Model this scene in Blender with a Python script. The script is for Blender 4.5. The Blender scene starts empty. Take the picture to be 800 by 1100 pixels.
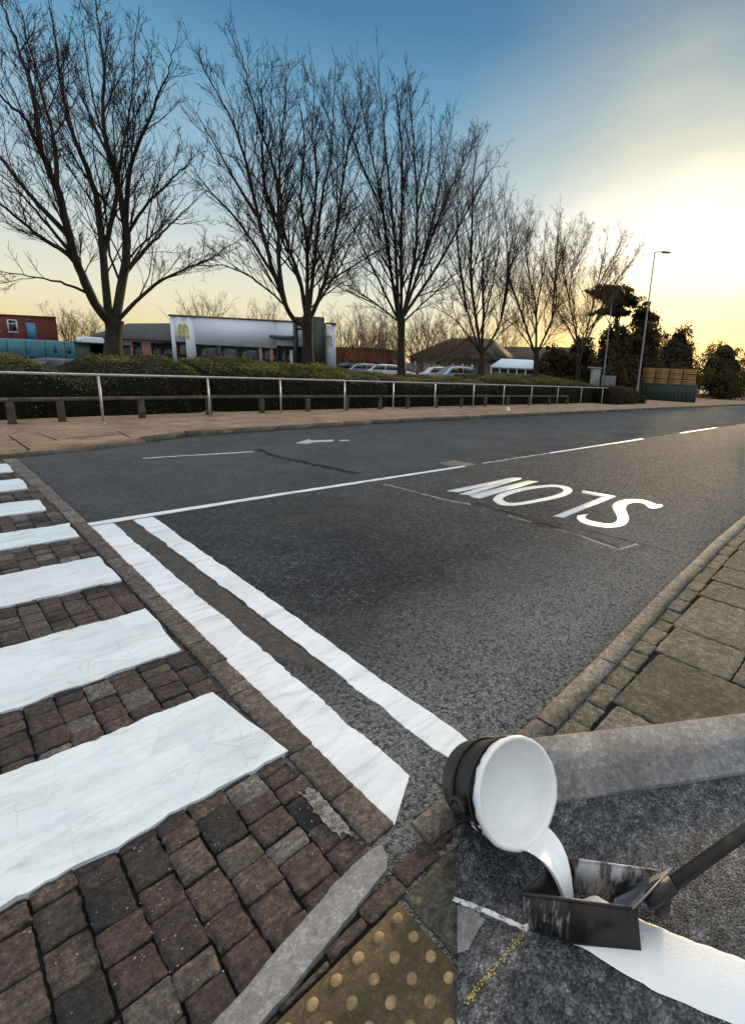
import bpy, math, random
import numpy as np
from mathutils import Vector, Matrix

random.seed(11)
rng = np.random.default_rng(11)
SC = bpy.context.scene
COL = SC.collection

# ------------------------------------------------------------------ camera
# photograph measured at 800 x 1100: horizon, two vanishing points of the road -> principal point and focal length
CX, CY, FOC, HZ0, HSL, EYE = 500.0, 522.0, 523.0, 376.0, 0.052, 1.5
_roll = math.atan(HSL)
_d = ((HZ0 + HSL * CX) - CY) * math.cos(_roll)
_th = math.atan(-_d / FOC)
_eh = np.array([math.cos(_roll), math.sin(_roll)])
_eu = np.array([math.sin(_roll), -math.cos(_roll)])
_a = np.array([980.0 - CX, HZ0 + HSL * 980.0 - CY]) @ _eh
_b = math.atan(_a * math.cos(_th) / FOC)
_F = np.array([math.cos(_b), math.sin(_b), 0])
_R0 = np.array([math.sin(_b), -math.cos(_b), 0])
_W = _F * math.cos(_th) + np.array([0, 0, -math.sin(_th)])
_U0 = _F * math.sin(_th) + np.array([0, 0, math.cos(_th)])
_R = _R0 * _eh[0] + _U0 * _eu[0]
_U = -(_R0 * _eh[1] + _U0 * _eu[1])
EYEP = np.array([0, 0, EYE])


def ray(x, y):
    q = np.array([x - CX, y - CY])
    return _R0 * (q @ _eh) + _U0 * (q @ _eu) + _W * FOC


def onz(x, y, z=0.0):
    """point of the level plane z that the photograph shows at pixel x, y"""
    d = ray(x, y)
    return EYEP + d * ((z - EYE) / d[2])


def ony(x, y, Y):
    d = ray(x, y)
    return EYEP + d * (Y / d[1])


def at(x, y, D):
    d = ray(x, y)
    return EYEP + d / (d @ _W) * D


cam = bpy.data.cameras.new('camera')
cam.sensor_fit = 'VERTICAL'
cam.sensor_height = 36.0
cam.lens = FOC / 1100.0 * 36.0
cam.shift_x = -(CX - 400.0) / 1100.0
cam.shift_y = (CY - 550.0) / 1100.0
cam.clip_start = 0.05
cam.clip_end = 3000
camo = bpy.data.objects.new('camera', cam)
COL.objects.link(camo)
M4 = Matrix(((_R[0], _U[0], -_W[0], 0), (_R[1], _U[1], -_W[1], 0), (_R[2], _U[2], -_W[2], EYE), (0, 0, 0, 1)))
camo.matrix_world = M4
SC.camera = camo

# ------------------------------------------------------------------ sky, sun, exposure
SUN_EL, SUN_AZ = math.radians(10.5), math.radians(70.2)      # azimuth from +Y towards +X
sund = Vector((math.sin(SUN_AZ) * math.cos(SUN_EL), math.cos(SUN_AZ) * math.cos(SUN_EL), math.sin(SUN_EL)))
world = bpy.data.worlds.new('World')
SC.world = world
world.use_nodes = True
nt = world.node_tree
nt.nodes.clear()


def wn(t, **k):
    n = nt.nodes.new(t)
    for a, v in k.items():
        setattr(n, a, v)
    return n


out = wn('ShaderNodeOutputWorld')
bg = wn('ShaderNodeBackground')
sky = wn('ShaderNodeTexSky', sky_type='NISHITA', sun_disc=False)
sky.sun_elevation = SUN_EL
sky.sun_rotation = SUN_AZ
sky.altitude = 0
sky.air_density = 1.0
sky.dust_density = 1.6
sky.ozone_density = 2.2
bg.inputs['Strength'].default_value = 0.10
# the evening sky as a function of direction only: blue above, pale then yellow low down, added bright fill overhead and a
# veil of cloud lit up round the hidden sun
def wl(a, b):
    nt.links.new(a, b)


def lin(*c):
    return tuple(((v / 255 + .055) / 1.055) ** 2.4 if v > 10 else v / 255 / 12.92 for v in c)


geo = wn('ShaderNodeTexCoord')
GEN = geo.outputs['Generated']
sepw = wn('ShaderNodeSeparateXYZ')
wl(GEN, sepw.inputs[0])
dot = wn('ShaderNodeVectorMath', operation='DOT_PRODUCT')
dot.inputs[1].default_value = sund
wl(GEN, dot.inputs[0])


def wramp(fac, stops):
    n = wn('ShaderNodeValToRGB')
    e = n.color_ramp.elements
    while len(e) < len(stops):
        e.new(.5)
    for i, (p, c) in enumerate(stops):
        e[i].position = p
        e[i].color = (*(c if isinstance(c, tuple) else (c, c, c)), 1)
    wl(fac, n.inputs['Fac'])
    return n.outputs['Color']


def wmix(fac, a, b, mode='MIX'):
    n = wn('ShaderNodeMix', data_type='RGBA', blend_type=mode)
    for sk, v in ((n.inputs['Factor'], fac), (n.inputs['A'], a), (n.inputs['B'], b)):
        if isinstance(v, (int, float)):
            sk.default_value = v if sk.type == 'VALUE' else (v, v, v, 1)
        elif isinstance(v, tuple):
            sk.default_value = (*v, 1)
        else:
            wl(v, sk)
    return n.outputs['Result']


def wmath(op, a, b=0.0):
    n = wn('ShaderNodeMath', operation=op)
    for i, v in enumerate((a, b)):
        if isinstance(v, (int, float)):
            n.inputs[i].default_value = v
        else:
            wl(v, n.inputs[i])
    return n.outputs[0]


stretch = wn('ShaderNodeMapping')
stretch.inputs['Scale'].default_value = (1.0, 1.0, 2.6)
stretch.inputs['Rotation'].default_value = (0.3, 0.25, 0.0)
wl(GEN, stretch.inputs['Vector'])
noi = wn('ShaderNodeTexNoise')
noi.inputs['Scale'].default_value = 2.6
noi.inputs['Detail'].default_value = 7
noi.inputs['Roughness'].default_value = 0.5
wl(stretch.outputs['Vector'], noi.inputs['Vector'])
CLOUD = noi.outputs['Fac']
zj = wmath('ADD', sepw.outputs[2], wmath('MULTIPLY', wmath('SUBTRACT', CLOUD, .5), .05))
grad = wramp(zj, [(0.0, lin(236, 206, 142)), (0.04, lin(245, 224, 168)), (0.10, lin(248, 240, 206)), (0.18, lin(222, 230, 224)), (0.28, lin(172, 202, 216)),
                  (0.40, lin(116, 170, 202)), (0.50, lin(72, 130, 172)), (0.60, lin(60, 112, 158)), (0.72, lin(196, 204, 212)), (0.85, (0.98, 0.98, 0.97))])
# unseen sky overhead, brightened beyond the clear band to light the ground
over = wramp(sepw.outputs[2], [(0.58, 1.0 / 2.0), (0.80, 1.0)])
grad = wmix(1.0, grad, wmix(1.0, over, 2.0, 'MULTIPLY'), 'MULTIPLY')
# unseen low sky behind the camera, brightened to light the facing walls
back = wramp(wmath('ADD', wmath('MULTIPLY', dot.outputs['Value'], .5), .5), [(0.42, 1.0), (0.68, 0.0)])
grad = wmix(wmath('MULTIPLY', back, .85), grad, (0.78, 0.86, 0.98))
# glow round the sun, broken by cloud
glow = wramp(wmath('ADD', dot.outputs['Value'], wmath('MULTIPLY', wmath('SUBTRACT', CLOUD, .5), .075)), [(0.885, 0.0), (0.95, 0.24), (0.982, 0.55), (0.9945, 1.0)])
lowhi = wramp(zj, [(0.02, lin(255, 196, 92)), (0.15, lin(255, 228, 160)), (0.23, lin(255, 248, 230)), (0.36, lin(206, 203, 180)), (0.52, lin(176, 182, 170))])
sunny = wmix(glow, lowhi, wmix(1.0, lowhi, 1.55, 'MULTIPLY'))
skyc = wmix(wramp(glow, [(0.0, 0.0), (0.45, .85), (1.0, 1.0)]), grad, sunny)
skyc = wmix(1.0, skyc, 1.0 / 0.10, 'MULTIPLY')
final = wmix(0.12, skyc, sky.outputs['Color'])
wl(final, bg.inputs['Color'])
nt.links.new(bg.outputs['Background'], out.inputs['Surface'])

sl = bpy.data.lights.new('sun', 'SUN')
sl.energy = 4.0
sl.angle = math.radians(7)
sl.color = (1.0, 0.74, 0.42)
slo = bpy.data.objects.new('sun', sl)
COL.objects.link(slo)
slo.location = (30, 10, 30)
slo.rotation_euler = sund.to_track_quat('Z', 'Y').to_euler()

SC.view_settings.view_transform = 'Standard'
SC.view_settings.look = 'None'
SC.view_settings.gamma = 1.0
SC.view_settings.use_curve_mapping = False
SC.view_settings.exposure = 0.0
SC.cycles.max_bounces = 6


# ------------------------------------------------------------------ materials
class NT:
    def __init__(s, name):
        s.m = bpy.data.materials.new(name)
        s.m.use_nodes = True
        s.t = s.m.node_tree
        s.b = s.t.nodes['Principled BSDF']
        s.pos = None

    def n(s, t, **k):
        n = s.t.nodes.new(t)
        for a, v in k.items():
            if a in n.inputs.keys() if hasattr(n.inputs, 'keys') else False:
                n.inputs[a].default_value = v
            else:
                setattr(n, a, v)
        return n

    def l(s, a, b):
        s.t.links.new(a, b)

    def P(s, obj=False):
        if obj:
            return s.n('ShaderNodeTexCoord').outputs['Object']
        if s.pos is None:
            s.pos = s.n('ShaderNodeNewGeometry').outputs['Position']
        return s.pos

    def map(s, vec, scale):
        n = s.n('ShaderNodeMapping')
        n.inputs['Scale'].default_value = scale
        s.l(vec, n.inputs['Vector'])
        return n.outputs['Vector']

    def noise(s, scale, detail=3, rough=0.55, vec=None, dist=0.0):
        n = s.n('ShaderNodeTexNoise')
        n.inputs['Scale'].default_value = scale
        n.inputs['Detail'].default_value = detail
        n.inputs['Roughness'].default_value = rough
        n.inputs['Distortion'].default_value = dist
        s.l(vec if vec is not None else s.P(), n.inputs['Vector'])
        return n.outputs['Fac']

    def voro(s, scale, out='Color', vec=None, feature='F1'):
        n = s.n('ShaderNodeTexVoronoi', feature=feature)
        n.inputs['Scale'].default_value = scale
        s.l(vec if vec is not None else s.P(), n.inputs['Vector'])
        return n.outputs[out]

    def ramp(s, fac, stops):
        n = s.n('ShaderNodeValToRGB')
        e = n.color_ramp.elements
        while len(e) < len(stops):
            e.new(0.5)
        for i, (p, c) in enumerate(stops):
            e[i].position = p
            if not isinstance(c, (tuple, list)):
                c = (c, c, c)
            e[i].color = (c[0], c[1], c[2], 1)
        s.l(fac, n.inputs['Fac'])
        return n.outputs['Color']

    def mix(s, fac, a, b, mode='MIX'):
        n = s.n('ShaderNodeMix', data_type='RGBA', blend_type=mode)
        for sock, v in ((n.inputs['Factor'], fac), (n.inputs['A'], a), (n.inputs['B'], b)):
            if isinstance(v, (int, float)):
                sock.default_value = v if sock.type == 'VALUE' else (v, v, v, 1)
            elif isinstance(v, tuple):
                sock.default_value = (v[0], v[1], v[2], 1)
            else:
                s.l(v, sock)
        return n.outputs['Result']

    def math(s, op, a, b=0.0):
        n = s.n('ShaderNodeMath', operation=op)
        for i, v in enumerate((a, b)):
            if isinstance(v, (int, float)):
                n.inputs[i].default_value = v
            else:
                s.l(v, n.inputs[i])
        return n.outputs[0]

    def bump(s, h, strength=0.3, dist=0.01):
        n = s.n('ShaderNodeBump')
        n.inputs['Strength'].default_value = strength
        n.inputs['Distance'].default_value = dist
        s.l(h, n.inputs['Height'])
        s.l(n.outputs['Normal'], s.b.inputs['Normal'])

    def done(s, col=None, rough=0.8, metal=0.0, spec=0.5):
        if col is not None:
            if isinstance(col, tuple):
                s.b.inputs['Base Color'].default_value = (*col, 1)
            else:
                s.l(col, s.b.inputs['Base Color'])
        if isinstance(rough, (int, float)):
            s.b.inputs['Roughness'].default_value = rough
        else:
            s.l(rough, s.b.inputs['Roughness'])
        s.b.inputs['Metallic'].default_value = metal
        s.b.inputs['Specular IOR Level'].default_value = spec
        return s.m


def plain(name, col, rough=0.6, metal=0.0, var=0.25, scale=6.0, bump=0.15, spec=0.5, obj=True):
    m = NT(name)
    v = m.P(obj)
    f = m.noise(scale, 4, 0.6, v)
    c = m.ramp(f, [(0.3, tuple(x * (1 - var) for x in col)), (0.7, tuple(min(1, x * (1 + var)) for x in col))])
    f2 = m.noise(scale * 9, 2, 0.6, v)
    if bump:
        m.bump(f2, bump, 0.005)
    return m.done(c, rough, metal, spec)


def asphalt(name, lo, hi, stone, cell, tint=(1, 1, 1), bump=0.8, patch=0.35, gritty=False, bright=0.9, grain=0.9):
    m = NT(name)
    P = m.P()
    vc = m.voro(cell, 'Color')
    sep = m.n('ShaderNodeSeparateColor')
    m.l(vc, sep.inputs[0])
    r = sep.outputs[0]
    t = lambda x: tuple(x * k for k in tint)
    c = m.ramp(r, [(0.0, t(lo)), (0.55, t(hi)), (bright, t(hi * 1.3)), (min(0.99, bright + 0.06), t(stone))])
    d = m.voro(cell, 'Distance')
    edge = m.ramp(d, [(0.0, 1.0), (0.55, 0.9), (0.85, 0.35)])
    c = m.mix(0.85, c, edge, 'MULTIPLY')
    gr = m.noise(22, 10, 0.86)
    c = m.mix(grain, c, m.ramp(gr, [(0.41, 0.25), (0.48, 0.75), (0.53, 1.2), (0.61, 2.6)]), 'MULTIPLY')
    big = m.noise(0.9, 5, 0.6)
    c = m.mix(patch, c, m.ramp(big, [(0.3, 0.45), (0.7, 1.5)]), 'MULTIPLY')
    if gritty:
        # pale grit gathered in the gutter along the kerb on the near side
        sp = m.n('ShaderNodeSeparateXYZ')
        m.l(P, sp.inputs[0])
        k = m.math('SUBTRACT', sp.outputs[1], m.math('MULTIPLY', sp.outputs[0], 0.06))
        k = m.math('ADD', k, m.math('MULTIPLY', m.math('SUBTRACT', m.noise(2.2, 5, 0.7), 0.5), 0.9))
        g = m.ramp(m.math('DIVIDE', k, 3.0), [(0.40, 1.0), (0.80, 0.0)])
        speck = m.noise(30, 9, 0.85)
        g = m.mix(1.0, g, m.ramp(speck, [(0.42, 0.1), (0.50, 1.0)]), 'MULTIPLY')
        c = m.mix(m.math('MULTIPLY', g, 0.9), c, m.ramp(m.noise(60, 8, 0.85), [(0.42, (0.08, 0.073, 0.065)), (0.5, (0.27, 0.25, 0.22)), (0.6, (0.50, 0.47, 0.42))]))
        warm_x = m.ramp(m.math('ADD', m.math('DIVIDE', sp.outputs[0], 12.0), m.math('MULTIPLY', m.noise(1.1, 4), 0.3)), [(0.30, 0.0), (0.72, 1.0)])  # mix grows along the road into a warmer, paler grain
        c = m.mix(m.math('MULTIPLY', warm_x, 0.8), c, m.ramp(m.noise(26, 9, 0.85), [(0.42, (0.03, 0.026, 0.022)), (0.49, (0.135, 0.117, 0.096)), (0.54, (0.23, 0.20, 0.165)), (0.62, (0.46, 0.41, 0.34))]))
    h = m.math('SUBTRACT', m.math('MULTIPLY', m.noise(cell * 1.6, 2), 0.5), d)
    m.bump(h, bump, 0.006)
    return m.done(c, m.ramp(m.noise(3, 3), [(0.3, 0.62), (0.7, 0.85)]), 0, 0.4)


def paint_mat(name, col=(0.80, 0.82, 0.83), wornout=0.0, scale=1.0, dirt=0.25):
    m = NT(name)
    P = m.P()
    st = m.map(P, (1.2, 5.0, 1))
    f = m.noise(3.0 * scale, 6, 0.62, st, 0.6)
    c = m.ramp(f, [(0.32, tuple(x * (1 - dirt) for x in (col[0] * 0.95, col[1] * 0.99, col[2]))), (0.5, col), (0.75, tuple(min(0.9, x * 1.06) for x in col))])
    cr = m.voro(4.5 * scale, 'Distance', m.map(P, (1, 2.2, 1)), 'DISTANCE_TO_EDGE')
    pc = m.n('ShaderNodeSeparateColor')
    m.l(m.voro(3.2 * scale, 'Color', m.map(P, (1, 2.4, 1))), pc.inputs[0])
    c = m.mix(0.5, c, m.ramp(pc.outputs[0], [(0.0, 0.80), (1.0, 1.05)]), 'MULTIPLY')
    line = m.ramp(cr, [(0.0, 0.82), (0.012, 1.0)])
    c = m.mix(0.55, c, line, 'MULTIPLY')
    if wornout:
        w = m.ramp(m.noise(60, 5, 0.75), [(0.62 - wornout * 0.3, 0.0), (0.68 - wornout * 0.3, 1.0)])
        c = m.mix(w, c, (0.16, 0.155, 0.15))
    h = m.math('ADD', m.noise(9 * scale, 6, 0.65, st), m.math('MULTIPLY', m.noise(120, 3, 0.7), 0.25))
    if 'thick' in name:
        sm = m.ramp(m.noise(1.5, 8, 0.72, m.map(P, (0.7, 3.2, 1)), 1.2), [(0.55, 0.0), (0.66, 1.0)])
        c = m.mix(m.math('MULTIPLY', sm, 0.55), c, m.ramp(m.noise(40, 6, 0.8), [(0.4, (0.30, 0.28, 0.26)), (0.6, (0.62, 0.64, 0.64))]))
        ck = m.ramp(m.voro(7.6, 'Distance', m.map(P, (1.0, 0.9, 1)), 'DISTANCE_TO_EDGE'), [(0.0, 0.55), (0.02, 1.0)])
        c = m.mix(m.ramp(m.noise(2.0, 4), [(0.48, 0.0), (0.6, 0.5)]), c, m.mix(1.0, c, ck, 'MULTIPLY'))
    elif 'thin' not in name:
        dirt_ = m.ramp(m.noise(24, 9, 0.85), [(0.57, 0.0), (0.64, 1.0)])
        c = m.mix(m.math('MULTIPLY', dirt_, 0.45), c, (0.40, 0.39, 0.38))
    m.bump(h, 0.12 if 'thin' in name else 0.45, 0.006)
    return m.done(c, 0.5, 0, 0.4)


def stone_mat(name, cols, scale=8.0, grit=90, bump=0.7, rough=0.85, spots=0.0, spotcol=(0.4, 0.38, 0.35), gc=0.8):
    """stone or concrete, tone by piece (colour attribute 'tone')"""
    m = NT(name)
    P = m.P()
    at_ = m.n('ShaderNodeAttribute')
    at_.attribute_name = 'tone'
    c = m.ramp(at_.outputs['Fac'], [(i / max(1, len(cols) - 1), k) for i, k in enumerate(cols)])
    c = m.mix(0.6, c, m.ramp(m.noise(scale, 5, 0.65), [(0.3, 0.5), (0.7, 1.45)]), 'MULTIPLY')
    c = m.mix(gc, c, m.ramp(m.noise(grit * .4, 9, 0.86), [(0.40, 0.22), (0.47, 0.72), (0.53, 1.2), (0.62, 2.7)]), 'MULTIPLY')
    c = m.mix(0.6, c, m.ramp(m.noise(2.6, 5, 0.7), [(0.3, 0.55), (0.7, 1.4)]), 'MULTIPLY')
    if spots:
        s = m.ramp(m.noise(grit * 1.6, 3, 0.8), [(0.68 - spots * 0.1, 0.0), (0.74 - spots * 0.1, 1.0)])
        c = m.mix(m.math('MULTIPLY', s, 0.8), c, spotcol)
    h = m.math('ADD', m.noise(grit, 5, 0.8), m.math('MULTIPLY', m.noise(26, 5, 0.7), 1.5))
    m.bump(h, min(1.0, bump * 1.3), 0.010)
    return m.done(c, rough, 0, 0.35)


def leaf_mat(name, cols, rough=0.6):
    m = NT(name)
    at_ = m.n('ShaderNodeAttribute')
    at_.attribute_name = 'tone'
    c = m.ramp(at_.outputs['Fac'], [(i / max(1, len(cols) - 1), k) for i, k in enumerate(cols)])
    m.done(c, rough, 0, 0.3)
    tr = m.n('ShaderNodeBsdfTranslucent')
    m.l(m.mix(1.0, c, (1.9, 1.5, 0.7), 'MULTIPLY'), tr.inputs['Color'])
    ms = m.n('ShaderNodeMixShader')
    ms.inputs[0].default_value = 0.4
    m.l(m.b.outputs[0], ms.inputs[1])
    m.l(tr.outputs[0], ms.inputs[2])
    m.l(ms.outputs[0], m.t.nodes['Material Output'].inputs['Surface'])
    return m.m


def bark_mat(name, a, b, sc=4.0):
    m = NT(name)
    v = m.map(m.P(), (1, 1, 0.35))
    f = m.noise(sc, 5, 0.65, v)
    c = m.ramp(f, [(0.3, a), (0.7, b)])
    m.bump(m.noise(sc * 5, 4, 0.7, v), 0.6, 0.02)
    return m.done(c, 0.9, 0, 0.2)


def brick_mat(name, c1, c2, mortar, sc=1.0):
    m = NT(name)
    n = m.n('ShaderNodeTexBrick')
    n.inputs['Color1'].default_value = (*c1, 1)
    n.inputs['Color2'].default_value = (*c2, 1)
    n.inputs['Mortar'].default_value = (*mortar, 1)
    n.inputs['Scale'].default_value = 1.0
    n.inputs['Brick Width'].default_value = 0.22 * sc
    n.inputs['Row Height'].default_value = 0.075 * sc
    n.inputs['Mortar Size'].default_value = 0.006
    v = m.P(True)
    sp = m.n('ShaderNodeSeparateXYZ')
    m.l(v, sp.inputs[0])
    cb = m.n('ShaderNodeCombineXYZ')
    m.l(m.math('ADD', sp.outputs[0], sp.outputs[1]), cb.inputs[0])
    m.l(sp.outputs[2], cb.inputs[1])
    m.l(cb.outputs[0], n.inputs['Vector'])
    c = m.mix(0.5, n.outputs['Color'], m.ramp(m.noise(0.8, 4, 0.6, v), [(0.3, 0.6), (0.7, 1.3)]), 'MULTIPLY')
    return m.done(c, 0.9, 0, 0.2)


MAT = {}
MAT['asph_near'] = asphalt('worn_asphalt', 0.017, 0.048, 0.22, 120, (1, 0.98, 0.95), 0.9, 0.75, True, 0.93)
MAT['asph_far'] = asphalt('smooth_asphalt', 0.075, 0.10, 0.15, 140, (1, .98, .94), 0.35, 0.4, False, 0.95, 0.35)
MAT['asph_new'] = asphalt('coarse_asphalt', 0.03, 0.105, 0.20, 150, (0.96, 0.985, 1.05), 1.0, 0.3, False, 0.93)
MAT['asph_brown'] = asphalt('brown_stained_asphalt', 0.035, 0.06, 0.10, 150, (1.1, 0.95, 0.82), 0.5, 0.4, False, .95, .5)
MAT['carpark'] = asphalt('car_park_asphalt', 0.05, 0.07, 0.1, 60, (1, 1, 1), 0.3)
MAT['paint'] = paint_mat('white_road_paint')
MAT['paint_flat'] = paint_mat('thin_road_paint', (0.78, 0.77, 0.73), 0.06, 1.0, 0.12)
MAT['paint_thick'] = paint_mat('thick_white_paint', (0.72, 0.77, 0.78), 0, 1.0, 0.10)
MAT['paint_worn'] = paint_mat('worn_white_paint', (0.70, 0.70, 0.67), 0.35)
MAT['paint_gloss'] = plain('glossy_wet_white_paint', (0.85, 0.845, 0.81), 0.16, 0, 0.03, 22, 0.25)
MAT['paint_wet'] = plain('wet_white_paint', (0.84, 0.84, 0.81), 0.35, 0, 0.03, 14, 0.3)
MAT['sett'] = stone_mat('brown_block_paving', [(0.026, 0.026, 0.027), (0.062, 0.046, 0.040), (0.088, 0.058, 0.052), (0.10, 0.074, 0.056), (0.15, 0.132, 0.12)], 9, 120, 0.8, 0.85, 0.35, (0.22, 0.2, 0.18))
MAT['kerbrow'] = stone_mat('brown_kerb_block', [(0.07, 0.055, 0.045), (0.13, 0.105, 0.088), (0.17, 0.15, 0.13)], 7, 110, 0.7, 0.85, 0.2, (0.3, 0.28, 0.25))
MAT['joint'] = plain('dark_joint_grit', (0.02, 0.018, 0.015), 0.95, 0, 0.5, 40, 0.6, 0.2, False)
MAT['concrete'] = stone_mat('pale_concrete', [(0.22, 0.21, 0.20), (0.30, 0.29, 0.275)], 5, 110, 0.6, 0.85, 0.2, (0.5, 0.48, 0.45), 0.42)
MAT['kerb'] = stone_mat('kerb_stone', [(0.15, 0.13, 0.105), (0.21, 0.185, 0.15)], 4, 100, 0.5, 0.8, 0.0)
MAT['kerb_far'] = stone_mat('worn_far_kerb', [(0.085, 0.075, 0.062), (0.14, 0.12, 0.098)], 4, 60, 0.4, 0.85, gc=.5)
MAT['kerb_wet'] = stone_mat('damp_kerb_stone', [(0.10, 0.10, 0.10), (0.13, 0.13, 0.13)], 6, 60, 0.35, 0.6, 0.0)
MAT['slab'] = stone_mat('mossy_paving_slab', [(0.07, 0.066, 0.048), (0.115, 0.103, 0.08), (0.17, 0.15, 0.115)], 7, 80, 0.8, 0.85, 0.1, (0.26, 0.24, 0.19))
MAT['tactile'] = stone_mat('buff_tactile_concrete', [(0.11, 0.08, 0.044), (0.15, 0.11, 0.06)], 9, 130, 0.6, 0.85, 0.15, (0.25, 0.2, 0.12), 0.4)
MAT['blister'] = stone_mat('buff_blister', [(0.27, 0.185, 0.085), (0.36, 0.25, 0.12)], 20, 140, 0.3, 0.7, gc=0.3)
MAT['farpave'] = stone_mat('pinkish_paving', [(0.28, 0.18, 0.115), (0.36, 0.235, 0.15), (0.31, 0.22, 0.155)], 1.2, 30, 0.3, 0.85, gc=0.22)
def mortar_mat():
    m = NT('thin_mortar_smear')
    f = m.noise(28, 10, 0.84)
    return m.done(m.ramp(f, [(0.40, (0.07, 0.057, 0.048)), (0.48, (0.13, 0.115, 0.10)), (0.54, (0.27, 0.25, 0.23)), (0.64, (0.40, 0.38, 0.35))]), 0.9, 0, 0.3)


MAT['mortar'] = mortar_mat()
MAT['soil'] = plain('soil', (0.03, 0.024, 0.017), 0.95, 0, 0.5, 3, 0.7, 0.2, False)
MAT['steel'] = plain('galvanised_steel', (0.50, 0.50, 0.49), 0.42, 0.75, 0.2, 5, 0.1)
MAT['timber'] = plain('weathered_timber', (0.085, 0.07, 0.048), 0.9, 0, 0.45, 5, 0.5)
MAT['bark'] = bark_mat('grey_brown_bark', (0.022, 0.019, 0.012), (0.058, 0.048, 0.032))
MAT['twig'] = bark_mat('dark_twigs', (0.022, 0.016, 0.014), (0.042, 0.031, 0.026))
MAT['twig_brown'] = bark_mat('brown_twigs', (0.10, 0.065, 0.04), (0.17, 0.115, 0.07))
MAT['twig_glare'] = bark_mat('glare_tinted_twigs', (0.075, 0.048, 0.024), (0.14, 0.095, 0.05))  # low sun's glare put into the twig colour
MAT['hedge'] = leaf_mat('hedge_leaves', [(0.014, 0.020, 0.008), (0.06, 0.074, 0.022), (0.13, 0.145, 0.045), (0.22, 0.205, 0.075)])
MAT['hedge_brown'] = leaf_mat('beech_hedge_leaves', [(0.03, 0.022, 0.012), (0.07, 0.05, 0.025), (0.11, 0.08, 0.035)])
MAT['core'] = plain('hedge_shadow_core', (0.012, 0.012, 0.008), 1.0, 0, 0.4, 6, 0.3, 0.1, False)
MAT['evergreen'] = leaf_mat('evergreen_leaves', [(0.02, 0.018, 0.008), (0.055, 0.045, 0.018), (0.10, 0.078, 0.03)])
MAT['moss'] = leaf_mat('moss_leaves', [(0.04, 0.05, 0.012), (0.09, 0.09, 0.02), (0.17, 0.15, 0.03)])
MAT['white_wall'] = plain('white_cladding', (0.78, 0.81, 0.84), 0.55, 0, 0.05, 1.5, 0.05)
MAT['dark_roof'] = plain('dark_grey_roof', (0.05, 0.052, 0.05), 0.7, 0, 0.3, 3, 0.3)
MAT['brown_roof'] = plain('brown_tile_roof', (0.07, 0.048, 0.03), 0.85, 0, 0.3, 4, 0.4)
MAT['brown_trim'] = plain('brown_trim', (0.13, 0.07, 0.045), 0.6, 0, 0.2)
MAT['glass'] = plain('dark_glass', (0.025, 0.024, 0.022), 0.08, 0, 0.4, 0.7, 0.0, 0.6)
MAT['dark_frame'] = plain('dark_frame', (0.03, 0.032, 0.028), 0.5, 0, 0.2)
MAT['green_black'] = plain('dark_green_steel', (0.035, 0.04, 0.03), 0.5, 0, 0.2)
MAT['grey_metal'] = plain('grey_canopy_metal', (0.10, 0.11, 0.12), 0.4, 0.3, 0.15)
MAT['yellow'] = plain('yellow_sign_plastic', (0.80, 0.62, 0.03), 0.4, 0, 0.05)
MAT['cream'] = plain('faded_cream_sign', (0.62, 0.52, 0.26), 0.5, 0, 0.05)
MAT['salmon'] = plain('salmon_panel', (0.40, 0.17, 0.12), 0.7, 0, 0.15)
MAT['red_brick'] = brick_mat('red_brick', (0.15, 0.035, 0.022), (0.20, 0.05, 0.03), (0.12, 0.06, 0.045))
MAT['brown_brick'] = brick_mat('brown_brick', (0.20, 0.115, 0.075), (0.27, 0.16, 0.10), (0.25, 0.2, 0.16))
MAT['render'] = plain('aged_render', (0.15, 0.13, 0.10), 0.85, 0, 0.3, 2, 0.2)
MAT['teal'] = plain('teal_paint', (0.05, 0.19, 0.22), 0.5, 0, 0.15, 1.0, 0.05)
MAT['blue'] = plain('blue_paint', (0.06, 0.26, 0.46), 0.55, 0, 0.12)
MAT['car_white'] = plain('white_car_paint', (0.62, 0.64, 0.67), 0.25, 0, 0.03, 2, 0.0)
MAT['car_blue'] = plain('dark_blue_car_paint', (0.02, 0.03, 0.05), 0.2, 0.2, 0.05, 2, 0.0)
MAT['car_silver'] = plain('silver_blue_car_paint', (0.22, 0.28, 0.34), 0.25, 0.4, 0.05, 2, 0.0)
MAT['rubber'] = plain('black_rubber', (0.02, 0.02, 0.02), 0.8)
MAT['marquee'] = plain('white_marquee_sheet', (0.62, 0.68, 0.74), 0.6, 0, 0.04)
MAT['pale_cabinet'] = plain('pale_cabinet_paint', (0.30, 0.30, 0.26), 0.6, 0, 0.1)
MAT['grey_cabinet'] = plain('grey_green_cabinet_paint', (0.14, 0.145, 0.125), 0.6, 0, 0.15)
MAT['green_box'] = plain('dark_green_container_paint', (0.022, 0.045, 0.03), 0.6, 0, 0.2)
MAT['crate'] = plain('orange_brown_crate_wood', (0.42, 0.25, 0.09), 0.8, 0, 0.25, 4, 0.3)
MAT['plastic_white'] = plain('white_plastic', (0.75, 0.75, 0.72), 0.5, 0, 0.05)
MAT['lampmetal'] = plain('grey_lamp_post', (0.17, 0.165, 0.15), 0.5, 0.4, 0.15)
MAT['chalk'] = plain('yellow_chalk', (0.50, 0.46, 0.10), 0.95, 0, 0.3, 90, 0.4, 0.2, False)


def black_iron():
    m = NT('tarry_black_iron')
    P = m.P()
    f = m.noise(16, 6, 0.7, m.map(P, (1, 1, 0.25)))
    c = m.ramp(f, [(0.35, (0.012, 0.011, 0.010)), (0.58, (0.03, 0.027, 0.025)), (0.72, (0.10, 0.075, 0.06)), (0.80, (0.40, 0.38, 0.36))])
    m.bump(m.noise(60, 4, 0.7), 0.5, 0.004)
    return m.done(c, m.ramp(f, [(0.3, 0.35), (0.7, 0.7)]), 0.2, 0.5)


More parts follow.
